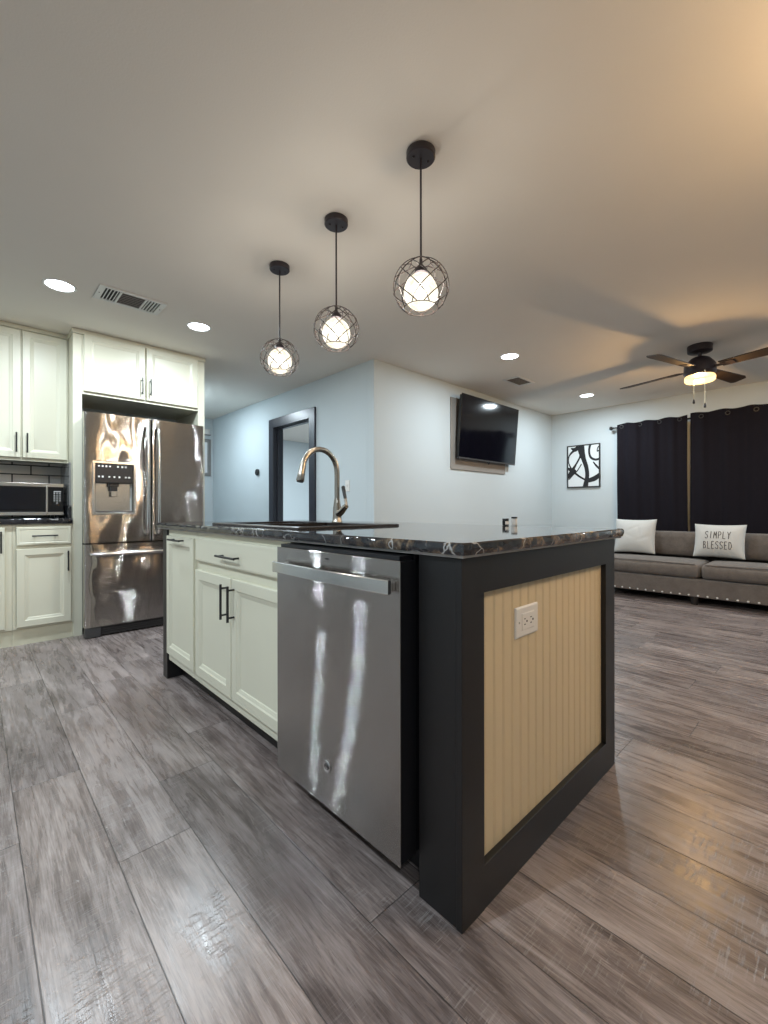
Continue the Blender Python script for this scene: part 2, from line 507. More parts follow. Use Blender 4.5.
recessed(5.64, 2.216, 'round white recessed ceiling light left of the fan, above black and white artwork')
for k, (x, y) in enumerate(((-.80, 3.46), (-.9, 1.2), (-.9, -1.0), (3.67, -.6), (5.64, -.6))):
    recessed(x, y, power=CAN_W*(1.9 if k == 1 else 1.0), label=['recessed ceiling light over the kitchen beyond the left edge', 'recessed ceiling light over the kitchen floor left of the camera', 'recessed ceiling light behind the camera over the kitchen', 'recessed ceiling light right of the camera before the sofa', 'recessed ceiling light over the right end of the sofa'][k])
recessed(1.98, 5.55, 'recessed ceiling light in the hall by the thermostat', 9)
recessed(4.3, 5.6, 'recessed ceiling light in the room beyond the dark doorway', 55)

def pendant(x, y, label):
    t = thing('pendant_light', label, 'pendant light', (x, y, CEIL), group='wire cage pendants over the island')
    c = (x, y, CEIL)
    bm = B(); lathe(bm, [(.0, 0), (.055, 0), (.058, -.003), (.058, -.026), (.054, -.030), (.0, -.030)], c, 40, caps=False)
    cp = obj('canopy', bm, M['bronze'], t, smooth=True)
    for s in (-1, 1):
        bm = B(); lathe(bm, [(.0, -.036), (.004, -.035), (.005, -.031), (.005, -.0305)], (x+.03*s, y-.012*s, CEIL), 12, caps=False)
        obj('screw', bm, M['bronze'], cp, smooth=True)
    zc = 1.894; R = .112
    bm = B(); tube(bm, [(x, y, CEIL-.030), (x, y, zc+R-.002)], .0042, 10); obj('rod', bm, M['bronze'], t, smooth=True)
    # socket cup
    bm = B(); lathe(bm, [(.0, .114), (.006, .114), (.007, .092), (.012, .086), (.024, .072), (.026, .062), (.026, .056), (.0, .056)], (x, y, zc), 24, caps=False)
    obj('socket_cup', bm, M['bronze'], t, smooth=True)
    # cage: tilted hoops, criss-cross
    bm = B(); RR = R
    n = 9
    zt = R*.94; rt = math.sqrt(R*R-zt*zt)
    for k in range(n):
        a0 = 2*PI*k/n
        for sgn in (1, -1):
            pts = []
            for j in range(29):
                u = j/28
                zz = zt*math.cos(PI*(.02+.80*u)); rr = math.sqrt(max(0, R*R-zz*zz))
                a = a0 + sgn*u*PI*.72
                pts.append((x+rr*math.cos(a), y+rr*math.sin(a), zc+zz*.955))
            tube(bm, pts, .0021, 5)
    for zz in (zt*math.cos(PI*.82), zt*math.cos(PI*.02)):
        rr = math.sqrt(max(1e-6, R*R-zz*zz))
        loop_tube(bm, [(x+rr*math.cos(2*PI*i/40), y+rr*math.sin(2*PI*i/40), zc+zz*.955) for i in range(40)], .0016, 6)
    obj('wire_cage', bm, M['wire'], t, smooth=True)
    # art-glass shade: an egg, open at the bottom edge
    prof = []
    for j in range(21):
        u = j/20; ang = PI*(.06+.86*u)
        prof.append((.069*math.sin(ang)*(1.0+.05*(u-.5)), .072*math.cos(ang)-.018))
    bm = B(); lathe(bm, prof, (x, y, zc), 40)
    obj('glass_shade', bm, M['pend_glass'], t, smooth=True)
    bulb('pendant_bulb', (x, y, zc-.018), PEND_W, PEND_C, t)
    return t
pendant(1.3115, 1.164, 'black wire cage pendant, nearest and largest of the three over the island')
pendant(1.3135, 1.7265, 'black wire cage pendant, the middle one of three over the island')
pendant(1.318, 2.281, 'black wire cage pendant, farthest and smallest of three over the island')

# dining chandelier behind the camera's right shoulder (warm globes light the beadboard end)
HX, HY, HZ = 1.80, -.62, 2.02
t = thing('chandelier', 'warm five-globe dining chandelier behind the camera', 'chandelier', (HX, HY, CEIL))
bm = B(); lathe(bm, [(.0, 0), (.065, 0), (.065, -.02), (.0, -.03)], (HX, HY, CEIL), 32, caps=False); obj('canopy', bm, M['bronze'], t, smooth=True)
bm = B(); tube(bm, [(HX, HY, CEIL-.025), (HX, HY, HZ-.06)], .008, 10); obj('stem', bm, M['bronze'], t, smooth=True)
for k in range(5):
    a = 2*PI*k/5; ex, ey = HX+.26*math.cos(a), HY+.26*math.sin(a)
    bm = B(); tube(bm, [(HX, HY, HZ-.05), (HX+.12*math.cos(a), HY+.12*math.sin(a), HZ-.09), (ex, ey, HZ-.07), (ex, ey, HZ-.03)], .007, 8); obj('arm', bm, M['bronze'], t, smooth=True)
    bm = B(); lathe(bm, [(.072*math.sin(PI*q/12), -.072*math.cos(PI*q/12)) for q in range(13)], (ex, ey, HZ+.045), 20, caps=False); obj('glass_globe', bm, M['warm_glass'], t, smooth=True)

# ceiling fan
FX, FY = 4.653, .857
t = thing('ceiling_fan', 'dark bronze four-blade ceiling fan with lit amber drum light', 'ceiling fan', (FX, FY, CEIL))
c = (FX, FY, 0)
bm = B(); lathe(bm, [(.0, CEIL), (.092, CEIL), (.094, CEIL-.004), (.092, CEIL-.055), (.080, CEIL-.062), (.0, CEIL-.062)], c, 40, caps=False); obj('canopy', bm, M['bronze'], t, smooth=True)
bm = B(); lathe(bm, [(.0, CEIL-.06), (.015, CEIL-.06), (.015, 2.345), (.028, 2.335), (.0, 2.335)], c, 20, caps=False); obj('downrod', bm, M['bronze'], t, smooth=True)
bm = B(); lathe(bm, [(.0, 2.340), (.040, 2.340), (.070, 2.325), (.105, 2.285), (.118, 2.262), (.120, 2.215), (.122, 2.200), (.105, 2.174), (.0, 2.174)], c, 48, caps=False)
obj('motor_housing', bm, M['bronze'], t, smooth=True)
bm = B(); lathe(bm, [(.108, 2.1735), (.114, 2.158), (.113, 2.132), (.102, 2.121), (.05, 2.115), (.0, 2.114)], c, 48, caps=False)
obj('light_drum', bm, M['fan_glass'], t, smooth=True)
bulb('fan_bulb', (FX, FY, 2.128), FAN_W, FAN_C, t, .02)
for k in range(4):
    a = math.radians(74.5 + 90*k)
    R = Matrix.Translation((FX, FY, 2.236)) @ Matrix.Rotation(a, 4, 'Z') @ Matrix.Rotation(math.radians(-11), 4, 'X')
    bm = B(); top = []; 
    outline = []
    L0, L1 = .16, .715
    N = 14
    for i in range(N+1):
        u = i/N; outline.append((L0+(L1-.03-L0)*u, .048+.020*u))
    outline += [(L1-.012, .060), (L1, .044)]
    # slanted tip
    lower = [(L1-.012, -.052)] + [(L0+(L1-.06-L0)*(1-i/N), -(.048+.020*(1-i/N))) for i in range(N+1)]
    poly = outline + lower
    vt = [bm.verts.new(R @ Vector((x_, y_, .004))) for x_, y_ in poly]; vb = [bm.verts.new(R @ Vector((x_, y_, -.004))) for x_, y_ in poly]
    bm.faces.new(vt); bm.faces.new(vb[::-1]); bridge(bm, vb, vt)
    bl = obj('blade', bm, M['blade'], t)
    bm = B()
    box(bm, .115, .225, -.020, .020, -.0105, -.0045); box(bm, .205, .260, -.034, .034, -.0105, -.0045)
    bmesh.ops.transform(bm, matrix=R, verts=bm.verts)
    obj('blade_iron', bm, M['bronze'], bl, .002)
for (dx, dy, zb) in ((-.095, .013, 1.850), (-.015, .093, 1.915)):
    bm = B(); x_, y_ = FX+dx*1.2, FY+dy*1.2
    x_, y_ = FX+dx*1.2-.12*.69+0, FY+dy*1.2-.12*.72
    tube(bm, [(x_, y_, 2.17), (x_, y_, zb+.035)], .0016, 6)
    pc = obj('pull_chain', bm, M['chain'], t)
    bm = B(); lathe(bm, [(.0, .04), (.004, .038), (.009, .018), (.0095, .006), (.006, .0), (.0, .0)], (x_, y_, zb), 14, caps=False); obj('pull_fob', bm, M['bronze'], pc, smooth=True)

# ------------------------------------------------------------------ ceiling vents
def ceil_vent(cx, cy, lx, ly, label, plain=False):
    t = thing('ceiling_vent', label, 'air vent', (cx, cy, CEIL))
    z = CEIL
    x0, x1, y0, y1 = cx-lx/2, cx+lx/2, cy-ly/2, cy+ly/2
    mz = lambda u, v, ww: (u, v, z-ww)
    bm = B(); b = .024
    for a in ((x0, x1, y0, y0+b), (x0, x1, y1-b, y1), (x0, x0+b*1.5, y0+b, y1-b), (x1-b*1.5, x1, y0+b, y1-b)):
        box(bm, *a, z-.008, z)
    obj('vent_frame', bm, M['vent_white'], t, .002)
    obj('vent_backing', box(B(), x0+b, x1-b, y0+b, y1-b, z-.0015, z-.0003), M['vent_dark'], t)
    iw = (lx-3*b)
    q = .02 if plain else .27
    xa, xb = x0+b*1.5+iw*q, x1-b*1.5-iw*q
    for xs in (xa, xb) if not plain else ():
        obj('divider', box(B(), xs-.006, xs+.006, y0+b, y1-b, z-.010, z-.002), M['vent_white'], t)
    for k in range(0 if plain else 4):
        for s0, s1 in ((x0+b*1.5, xa), (xb, x1-b*1.5)):
            xm = s0+(s1-s0)*(k+.85)/4.6
            bm = B(); box(bm, -.0028, .0028, y0+b, y1-b, -.008, .0)
            ang = .5 if s0 < cx else -.5
            bmesh.ops.transform(bm, matrix=Matrix.Translation((xm, 0, z-.0016)) @ Matrix.Rotation(ang, 4, 'Y'), verts=bm.verts)
            obj('louver', bm, M['vent_white'], t)
    ny = 7
    for k in range(ny):
        ym = y0+b+(ly-2*b)*(k+.5)/ny
        bm = B(); box(bm, xa+.006, xb-.006, -.0016, .0016, -.006, 0)
        bmesh.ops.transform(bm, matrix=Matrix.Translation((0, ym, z-.0016)) @ Matrix.Rotation(.6, 4, 'X'), verts=bm.verts)
        obj('fin', bm, M['vent_grey'], t)
    for sx in (x0+.016, x1-.016):
        bm = B(); lathe(bm, [(.004, -.008), (.004, -.0095), (.0, -.0100)], (sx, cy, z), 10, caps=False); obj('screw', bm, M['vent_dark'], t)
ceil_vent(.792, 3.358, .40, .235, 'white rectangular ceiling air vent before the upper kitchen cabinets')
ceil_vent(4.45, 2.49, .36, .20, 'small white ceiling air vent above the television', True)

# ------------------------------------------------------------------ kitchen island
CT_T, CT_B = .9228, .8935        # island counter top and underside
IX0, IX1, IY0, IY1 = .836, 1.832, .614, 2.82
t = thing('kitchen_island', 'black painted island base with cream beadboard end panel, under the stone counter', 'kitchen island', (1.337, 1.72, 0))
H = CT_B - .010
# corner post facing the kitchen
obj('corner_post', box(B(), IX0, IX0+.06, IY0+.018, .752, 0, H), M['black_paint'], t, .002)
bm = B()
ox0, ox1, oz0, oz1 = .925, 1.741, .111, .792
box(bm, IX0-.002, ox0, IY0, IY0+.018, 0, H); box(bm, ox1, IX1, IY0, IY0+.018, 0, H)
box(bm, ox0, ox1, IY0, IY0+.018, 0, oz0); box(bm, ox0, ox1, IY0, IY0+.018, oz1, H)
fr = obj('end_frame', bm, M['black_paint'], t, .0015)
# beadboard with V grooves (profile extruded in z)
bm = B(); prof = []; xx = ox0-.012; step = .0455
yb = IY0+.0185
while xx < ox1+.012:
    e = min(xx+step, ox1+.013)
    prof += [(xx, yb+.0022), (xx+.003, yb), (e-.009, yb), (e-.0065, yb+.0018), (e-.004, yb)]
    xx += step
prof = [(min(p, ox1+.012), q) for p, q in prof]
v0 = [bm.verts.new((p, q, oz0-.012)) for p, q in prof]; v1 = [bm.verts.new((p, q, oz1+.012)) for p, q in prof]
for i in range(len(prof)-1): bm.faces.new((v0[i], v0[i+1], v1[i+1], v1[i]))
bk0 = [bm.verts.new((p, yb+.010, oz0-.012)) for p in (prof[0][0], prof[-1][0])]; bk1 = [bm.verts.new((p, yb+.010, oz1+.012)) for p in (prof[0][0], prof[-1][0])]
bm.faces.new((bk0[0], bk1[0], bk1[1], bk0[1]))
bm.faces.new((v0[0], v1[0], bk1[0], bk0[0])); bm.faces.new((v0[-1], bk0[1], bk1[1], v1[-1]))
obj('beadboard_panel', bm, M['bead'], t, label='cream beadboard end panel')
obj('back_panel', box(B(), IX1-.02, IX1, IY0+.018, IY1, 0, H), M['black_paint'], t, .0015)
bm = B(); box(bm, IX0, IX1-.02, 2.745, IY1, 0, H)
obj('far_end_panel', bm, M['black_paint'], t, .0015)
obj('toe_kick', box(B(), .925, .94, .78, 2.745, 0, .094), M['black_paint'], t)
obj('support_rail', box(B(), 1.47, 1.79, .70, 2.74, .60, .64), M['black_paint'], t)

# outlet on the beadboard
t = thing('electrical_outlet', 'cream duplex outlet plate mounted sideways on the beadboard end panel', 'outlet', (1.167, IY0+.018, .677))
fy = faceY(IY0+.0182)
bm = B(); nest(bm, fy, 1.104, 1.231, .635, .722, [(0, 0), (0, .003), (.003, .006), (.006, .0065)]); obj('cover_plate', bm, M['white_plastic'], t)
bm = B(); nest(bm, fy, 1.133, 1.202, .655, .703, [(0, .0066), (0, .008), (.002, .009)]); fc = obj('receptacle_face', bm, M['white_plastic'], t)
for cx in (1.150, 1.185):
    bm = B()
    for dz in (-.010, .006): box(bm, cx-.007, cx-.001, IY0+.0182-.0102, IY0+.0182-.0091, .680+dz, .6825+dz)
    box(bm, cx+.005, cx+.010, IY0+.0182-.0102, IY0+.0182-.0091, .6765, .6815)
    obj('socket_slots', bm, M['vent_dark'], fc)
bm = B(); lathe(bm, [(.003, 0), (.003, -.001), (0, -.0015)], (1.119, IY0+.0182-.0066, .679), 10, axis='Y', caps=False); obj('screw', bm, M['chrome'], t)

# island cabinets
fx = faceX(.845)
def carcass(bm, y0, y1, x0=.866, x1=1.45, z0=.115, z1=H-.002, th=.016):
    box(bm, x0, x1, y0, y0+th, z0, z1); box(bm, x0, x1, y1-th, y1, z0, z1); box(bm, x0, x1, y0+th, y1-th, z0, z0+th); box(bm, x1-.006, x1, y0+th, y1-th, z0+th, z1)
    return bm
def frame_x(bm, y0, y1, z0, z1, rails, x=.845, th=.02, st=.03):
    box(bm, x, x+th, y0, y0+st, z0, z1); box(bm, x, x+th, y1-st, y1, z0, z1)
    for a, b in rails: box(bm, x, x+th, y0+st, y1-st, a, b)
    return bm
t = thing('base_cabinet', 'cream sink base cabinet in the island with one wide drawer front over two doors', 'cabinet', (1.14, 1.84, .115))
obj('body', carcass(B(), 1.385, 2.284), M['cabinet'], t)
obj('face_frame', frame_x(B(), 1.385, 2.284, .115, H-.002, ((.115, .160), (.680, .755), (.845, H-.002))), M['cabinet'], t, .001)
bm = B(); nest(bm, fx, 1.400, 2.271, .741, .858, [(0, .0005), (0, .016), (.004, .019), (.010, .020)]); d = obj('drawer_front', bm, M['cabinet'], t)
obj('handle', bar_pull(faceX(.825), 1.752, .792, 1.945, .792, .030, .0055), M['black_metal'], d, smooth=True, label='black bar pull')
for a, b, hy in ((1.400, 1.846, 1.815), (1.854, 2.271, 1.888)):
    bm = B(); nest(bm, faceX(.825), a, b, .162, .696, door_prof(.0195)); d = obj('door', bm, M['cabinet'], t)
    obj('handle', bar_pull(faceX(.825), hy, .515, hy, .670, .030, .0055), M['black_metal'], d, smooth=True, label='black bar pull')
t = thing('base_cabinet', 'narrow cream island cabinet with one tall door, farthest from the dishwasher', 'cabinet', (1.14, 2.51, .115))
obj('body', carcass(B(), 2.288, 2.740), M['cabinet'], t)
obj('face_frame', frame_x(B(), 2.288, 2.740, .115, H-.002, ((.115, .160), (.835, H-.002))), M['cabinet'], t, .001)
bm = B(); nest(bm, faceX(.825), 2.300, 2.722, .162, .850, door_prof(.0195)); d = obj('door', bm, M['cabinet'], t)
obj('handle', bar_pull(faceX(.825), 2.42, .833, 2.60, .833, .030, .0055), M['black_metal'], d, smooth=True, label='black bar pull')

# dishwasher
t = thing('dishwasher', 'stainless steel dishwasher with bar handle built into the island', 'dishwasher', (1.1, 1.068, .02))
obj('tub', box(B(), .842, 1.42, .770, 1.368, .10, .880), M['dark_plastic'], t, .002)
bm = B(); nest(bm, faceX(.780), .764, 1.370, .096, .870, [(0, -.0035), (0, -.0012), (.0015, 0)])
dr = obj('door', bm, M['steel'], t)
obj('door_core', box(B(), .7836, .840, .766, 1.368, .10, .868), M['dark_plastic'], t, .002, label='black door liner')
obj('control_strip', box(B(), .79, .84, .776, 1.36, .8685, .880), M['dark_plastic'], t)
# curved bar handle
bm = B(); N = 24; prev = None; first = None
for i in range(N+1):
    u = i/N; yy = .776 + (1.348-.776)*u
    bow = .010*(1-(2*u-1)**2); x_ = .748 - bow
    k = [bm.verts.new((x_+a, yy, zz)) for a, zz in ((0, .787), (0, .823), (.014, .823), (.014, .787))]
    if prev: bridge(bm, prev, k)
    else: first = k
    prev = k
bm.faces.new(first); bm.faces.new(prev[::-1])
hd = obj('handle', bm, M['chrome'], t, .002)
for yy in (.779, 1.318):
    obj('handle_bracket', box(B(), .7625, .7799, yy, yy+.026, .793, .818), M['chrome'], hd, .002)
bm = B(); lathe(bm, [(.018, -.0002), (.018, -.003), (.016, -.004), (.014, -.003), (.0, -.003)], (.780, 1.073, .223), 32, axis='X', caps=False)
bd = obj('round_badge', bm, M['chrome'], t, smooth=True)
bm = B()
loop_tube(bm, [(.7765, 1.073+.009*math.cos(2*PI*i/24), .223+.009*math.sin(2*PI*i/24)) for i in range(24)], .0011, 5)
tube(bm, [(.7765, 1.073+.006*math.cos(q*.5), .223+.004*math.sin(q)) for q in range(10)], .0010, 5)
obj('monogram', bm, M['dark_steel'], bd)
obj('indicator_window', box(B(), .7792, .7799, 1.064, 1.082, .848, .853), M['dark_plastic'], t)
obj('toe_panel', box(B(), .90, .9045, .775, 1.37, .004, .095), M['dark_plastic'], t)

# countertop with sink cut-out and chiselled edge
CX0, CX1, CY0, CY1 = .808, 1.878, .588, 2.885
SX0, SX1, SY0, SY1 = .945, 1.435, 1.475, 2.245
def counter_mesh(x0, x1, y0, y1, zt, zb, hole=None, seed=3, rough=.0022):
    rnd = random.Random(seed); bm = B()
    def loop(ins, z, jit):
        pts = []; st = .02; r = .010
        per = []
        nx, ny = int((x1-x0)/st), int((y1-y0)/st)
        for i in range(nx): per.append((x0+(x1-x0)*i/nx, y0, 0, -1))
        for i in range(ny): per.append((x1, y0+(y1-y0)*i/ny, 1, 0))
        for i in range(nx): per.append((x1-(x1-x0)*i/nx, y1, 0, 1))
        for i in range(ny): per.append((x0, y1-(y1-y0)*i/ny, -1, 0))
        out = []
        for (px, py, ax, ay) in per:
            j = rnd.uniform(-jit, jit)
            if (px in (x0, x1)) and (py in (y0, y1)):
                sx = 1 if px == x0 else -1; sy = 1 if py == y0 else -1
                out.append(bm.verts.new((px+sx*(ins+.004), py+sy*(ins+.004), z))); continue
            out.append(bm.verts.new((px-ax*ins+ax*j, py-ay*ins+ay*j, z+rnd.uniform(-1, 1)*jit*.3*(0 if jit < .0008 else 1))))
        return out
    h = zt-zb
    L = [loop(.006, zt, .0005), loop(.002, zt-h*.12, .0012), loop(0, zt-h*.4, rough), loop(.001, zt-h*.7, rough), loop(.005, zb, .0005)]
    for a, b in zip(L, L[1:]): bridge(bm, a, b)
    hl = []
    if hole:
        for z in (zt, zb):
            hl.append([bm.verts.new((a, b, z)) for a, b in ((hole[0], hole[2]), (hole[1], hole[2]), (hole[1], hole[3]), (hole[0], hole[3]))])
        bridge(bm, hl[0], hl[1])
    for k, lp in ((0, L[0]), (1, L[-1])):
        es = [bm.edges.get((lp[i], lp[(i+1) % len(lp)])) for i in range(len(lp))]
        if hole: es += [bm.edges.get((hl[k][i], hl[k][(i+1) % 4])) for i in range(4)]
        bmesh.ops.triangle_fill(bm, use_beauty=True, use_dissolve=False, edges=es)
    return bm
o = obj('countertop', counter_mesh(CX0, CX1, CY0, CY1, CT_T, CT_B, (SX0, SX1, SY0, SY1)), M['stone'], smooth=True, angle=30)
setp(o, 'glossy black veined stone countertop with chiselled edge on the island', 'countertop')
bm = B()
a = .012
for bx in ((CX0+a, SX0-.01, CY0+a, CY1-a), (SX1+.03, CX1-a, CY0+a, CY1-a), (SX0-.01, SX1+.03, CY0+a, SY0-.03), (SX0-.01, SX1+.03, SY1+.03, CY1-a)):
    box(bm, *bx, CT_B-.0068, CT_B-.0003)
obj('underlayment', bm, M['sub'], o, label='pale underlayment edge below the stone')

# sink (drop-in, two bowls)
t = thing('kitchen_sink', 'dark drop-in two-bowl sink set into the island counter', 'sink', (1.19, 1.86, CT_T))
RX0, RX1, RY0, RY1 = .915, 1.470, 1.445, 2.275
bm = B()
zr = CT_T+.010
def rect(x0, x1, y0, y1, z): return [bm.verts.new(p) for p in ((x0, y0, z), (x1, y0, z), (x1, y1, z), (x0, y1, z))]
o0 = rect(RX0, RX1, RY0, RY1, CT_T+.0004); o1 = rect(RX0, RX1, RY0, RY1, CT_T+.006); o2 = rect(RX0+.006, RX1-.006, RY0+.006, RY1-.006, zr)
bridge(bm, o0, o1); bridge(bm, o1, o2)
ym = 1.90
b1 = rect(SX0+.012, SX1-.075, SY0+.012, ym-.014, zr-.001); b2 = rect(SX0+.012, SX1-.075, ym+.014, SY1-.012, zr-.001)
es = []
for lp in (o2, b1, b2): es += [bm.edges.get((lp[i], lp[(i+1) % 4])) or bm.edges.new((lp[i], lp[(i+1) % 4])) for i in range(4)]
bmesh.ops.triangle_fill(bm, use_beauty=True, use_dissolve=False, edges=es)
for lp in (b1, b2):
    lo = [bm.verts.new((v.co.x, v.co.y, CT_T-.19)) for v in lp]
    bridge(bm, lp, lo); bm.faces.new(lo)
    bx_ = [v.co for v in lp]; x0_, x1_ = bx_[0].x, bx_[2].x; y0_, y1_ = bx_[0].y, bx_[2].y
    ou = rect(x0_-.006, x1_+.006, y0_-.006, y1_+.006, zr-.006) ; ol = rect(x0_-.006, x1_+.006, y0_-.006, y1_+.006, CT_T-.196)
    bridge(bm, ou, ol); bm.faces.new(ol)
obj('basin', bm, M['sinkmat'], t)
for yc in ((SY0+.012+ym-.014)/2, (ym+.014+SY1-.012)/2):
    bm = B(); lathe(bm, [(.045, 0), (.045, .003), (.036, .004), (.030, .001), (.0, .001)], (1.155, yc, CT_T-.19), 24, caps=False); obj('drain', bm, M['chrome'], t, smooth=True)

# faucet
FXX, FYY = 1.415, 1.855
t = thing('faucet', 'brushed nickel gooseneck faucet with black lever standing behind the sink', 'faucet', (FXX, FYY, zr))
bm = B(); lathe(bm, [(.0, 0), (.028, 0), (.028, .004), (.025, .008), (.023, .03), (.0215, .075), (.0175, .105), (.0145, .125), (.0, .125)], (FXX, FYY, zr), 28, caps=False); obj('body', bm, M['nickel'], t, smooth=True)
pts = [(FXX, FYY, zr+.120), (FXX, FYY, zr+.20), (FXX, FYY, zr+.255)]
Rr = .108; zc_ = zr+.262
for i in range(1, 15):
    a = PI*i/14*.90
    pts.append((FXX-Rr+Rr*math.cos(a), FYY, zc_+Rr*1.08*math.sin(a)))
lx, lz = pts[-1][0], pts[-1][2]
bm = B(); tube(bm, pts, .0140, 16); obj('spout', bm, M['nickel'], t, smooth=True)
d_ = Vector((-.22, 0, -.975)).normalized(); p0 = Vector((lx, FYY, lz))
bm = B(); tube(bm, [p0-d_*.002, p0+d_*.012, p0+d_*.05, p0+d_*.088, p0+d_*.092], [.0145, .0160, .0175, .0205, .018], 18); sh = obj('spray_head', bm, M['nickel'], t, smooth=True)
bm = B(); tube(bm, [p0+d_*.0922, p0+d_*.096], .0165, 18); obj('spray_nozzle', bm, M['dark_plastic'], sh)
bm = B(); tube(bm, [(FXX, FYY-.012, zr+.045), (FXX, FYY-.040, zr+.058), (FXX, FYY-.066, zr+.078), (FXX, FYY-.080, zr+.086)], [.021, .018, .015, .012], 16); hb = obj('handle_hub', bm, M['nickel'], t, smooth=True)
bm = B(); tube(bm, [(FXX, FYY-.076, zr+.084), (FXX+.004, FYY-.071, zr+.10), (FXX+.006, FYY-.062, zr+.125)], [.010, .008, .0075], 12); obj('lever_stem', bm, M['nickel'], hb, smooth=True)
bm = B(); tube(bm, [(FXX+.006, FYY-.062, zr+.1255), (FXX+.006, FYY-.045, zr+.185), (FXX+.006, FYY-.043, zr+.190)], [.0085, .0105, .008], 12); obj('lever', bm, M['dark_plastic'], hb, smooth=True, label='black lever grip')

# two small jars at the counter's far edge
def jar(x, y, r, h, body, lid, label, name):
    t = thing(name, label, 'jar', (x, y, CT_T+.0005))
    bm = B(); lathe(bm, [(.0, 0), (r*.92, 0), (r, .002), (r, h*.74), (r*.8, h*.80), (r*.8, h*.82), (.0, h*.82)], (x, y, CT_T+.0005), 24, caps=False); g = obj('body', bm, body, t, smooth=True)
    bm = B(); lathe(bm, [(.0, h*.82), (r*1.0, h*.82), (r*1.04, h*.84), (r*1.04, h*.98), (r*.98, h), (.0, h)], (x, y, CT_T+.0005), 24, caps=False); obj('lid', bm, lid, t, smooth=True)
    bm = B(); a0 = math.radians(205)
    for i in range(8):
        q0, q1 = a0+.17*i, a0+.17*(i+1); rr = r+.0004
        vs = [bm.verts.new((x+rr*math.cos(q), y+rr*math.sin(q), CT_T+.0005+zz)) for q, zz in ((q0, h*.16), (q1, h*.16), (q1, h*.62), (q0, h*.62))]; bm.faces.new(vs)
    obj('paper_label', bm, M['white_mark'], g)
jar(1.838, 1.098, .0150, .033, M['dark_plastic'], M['dark_plastic'], 'small black jar with pale label, left of the taller jar on the counter edge', 'spice_jar')
jar(1.855, 1.062, .0135, .041, M['white_plastic'], M['dark_plastic'], 'small white jar with black lid, right of the black jar on the counter edge', 'spice_jar')

# ------------------------------------------------------------------ kitchen run: tall fridge surround
YF = 4.17
t = thing('refrigerator_surround', 'cream cabinet above refrigerator with two doors and tall side panels', 'cabinet', (1.09, 4.46, 0))
obj('side_panel', box(B(), .577, .637, YF, 4.755, 0, 2.40), M['cabinet'], t, .002)
obj('side_panel', box(B(), 1.545, 1.605, YF, 4.755, 0, 2.40), M['cabinet'], t, .002)
bm = B(); box(bm, .6372, 1.5448, YF+.02, 4.755, 1.930, 1.944); box(bm, .6372, 1.5448, YF+.02, 4.755, 2.38, 2.398); box(bm, .6372, 1.5448, 4.74, 4.755, 1.944, 2.38)
obj('box', bm, M['cabinet'], t)
bm = B(); box(bm, .6372, 1.5448, YF, YF+.02, 1.928, 1.955); box(bm, .6372, 1.5448, YF, YF+.02, 2.385, 2.40); box(bm, .6372, .66, YF, YF+.02, 1.955, 2.385); box(bm, 1.52, 1.5448, YF, YF+.02, 1.955, 2.385); box(bm, 1.08, 1.11, YF, YF+.02, 1.955, 2.385)
obj('face_frame', bm, M['cabinet'], t, .001)
for a, b, hx in ((.648, 1.090, 1.063), (1.100, 1.536, 1.128)):
    bm = B(); nest(bm, faceY(YF-.0195), a, b, 1.95, 2.408, door_prof(.0190)); d = obj('door', bm, M['cabinet'], t)
    obj('handle', bar_pull(faceY(YF-.0195), hx, 1.99, hx, 2.135, .03, .0055), M['black_metal'], d, smooth=True, label='black bar pull')
bm = B(); box(bm, .570, 1.612, YF-.006, 4.755, 2.402, CEIL-.002); obj('top_trim', bm, M['cabinet'], t, .003)

# refrigerator
RYF = 4.0
t = thing('refrigerator', 'stainless french-door refrigerator with dispenser in left door and bottom freezer drawer', 'refrigerator', (1.08, 4.37, 0))
RX_0, RX_1, RXM = .625, 1.537, 1.098
obj('cabinet_body', box(B(), .652, 1.530, 4.082, 4.735, .02, 1.755), M['dark_steel'], t, .004)
def fridge_door(x0, x1, z0, z1, hole=None, bulge=.010):
    bm = B(); nx, nz = 16, 20
    xs = sorted(set([x0+(x1-x0)*i/nx for i in range(nx+1)] + (list(hole[:2]) if hole else [])))
    zs = sorted(set([z0+(z1-z0)*i/nz for i in range(nz+1)] + (list(hole[2:]) if hole else [])))
    er = .012
    def fy_(x):
        u = (x-RX_0)/(RX_1-RX_0)*2-1
        d0 = min(x-x0, x1-x); e = max(0, 1-d0/er)
        return RYF + bulge*(u*u) + er*(1-math.sqrt(max(0, 1-e*e)))
    xs = sorted(set(xs+[x0+er*k for k in (.1, .3, .6, 1)]+[x1-er*k for k in (.1, .3, .6, 1)]))
    g = {}
    for i, x in enumerate(xs):
        for j, z in enumerate(zs): g[i, j] = bm.verts.new((x, fy_(x), z))
    for i in range(len(xs)-1):
        for j in range(len(zs)-1):
            if hole and xs[i] >= hole[0]-1e-6 and xs[i+1] <= hole[1]+1e-6 and zs[j] >= hole[2]-1e-6 and zs[j+1] <= hole[3]+1e-6: continue
            bm.faces.new((g[i, j], g[i+1, j], g[i+1, j+1], g[i, j+1]))
    I, J = len(xs)-1, len(zs)-1
    border = [(i, 0) for i in range(I)] + [(I, j) for j in range(J)] + [(i, J) for i in range(I, 0, -1)] + [(0, j) for j in range(J, 0, -1)]
    bk = {k: bm.verts.new((g[k].co.x, RYF+.078, g[k].co.z)) for k in border}
    for a, b in zip(border, border[1:]+border[:1]): bm.faces.new((g[b], g[a], bk[a], bk[b]))
    bm.faces.new([bk[k] for k in border])
    return bm
DH = (.690, .966, .972, 1.372)
dl = obj('left_door', fridge_door(RX_0, RXM-.002, .742, 1.762, DH), M['fridge_steel'], t, smooth=True, angle=60)
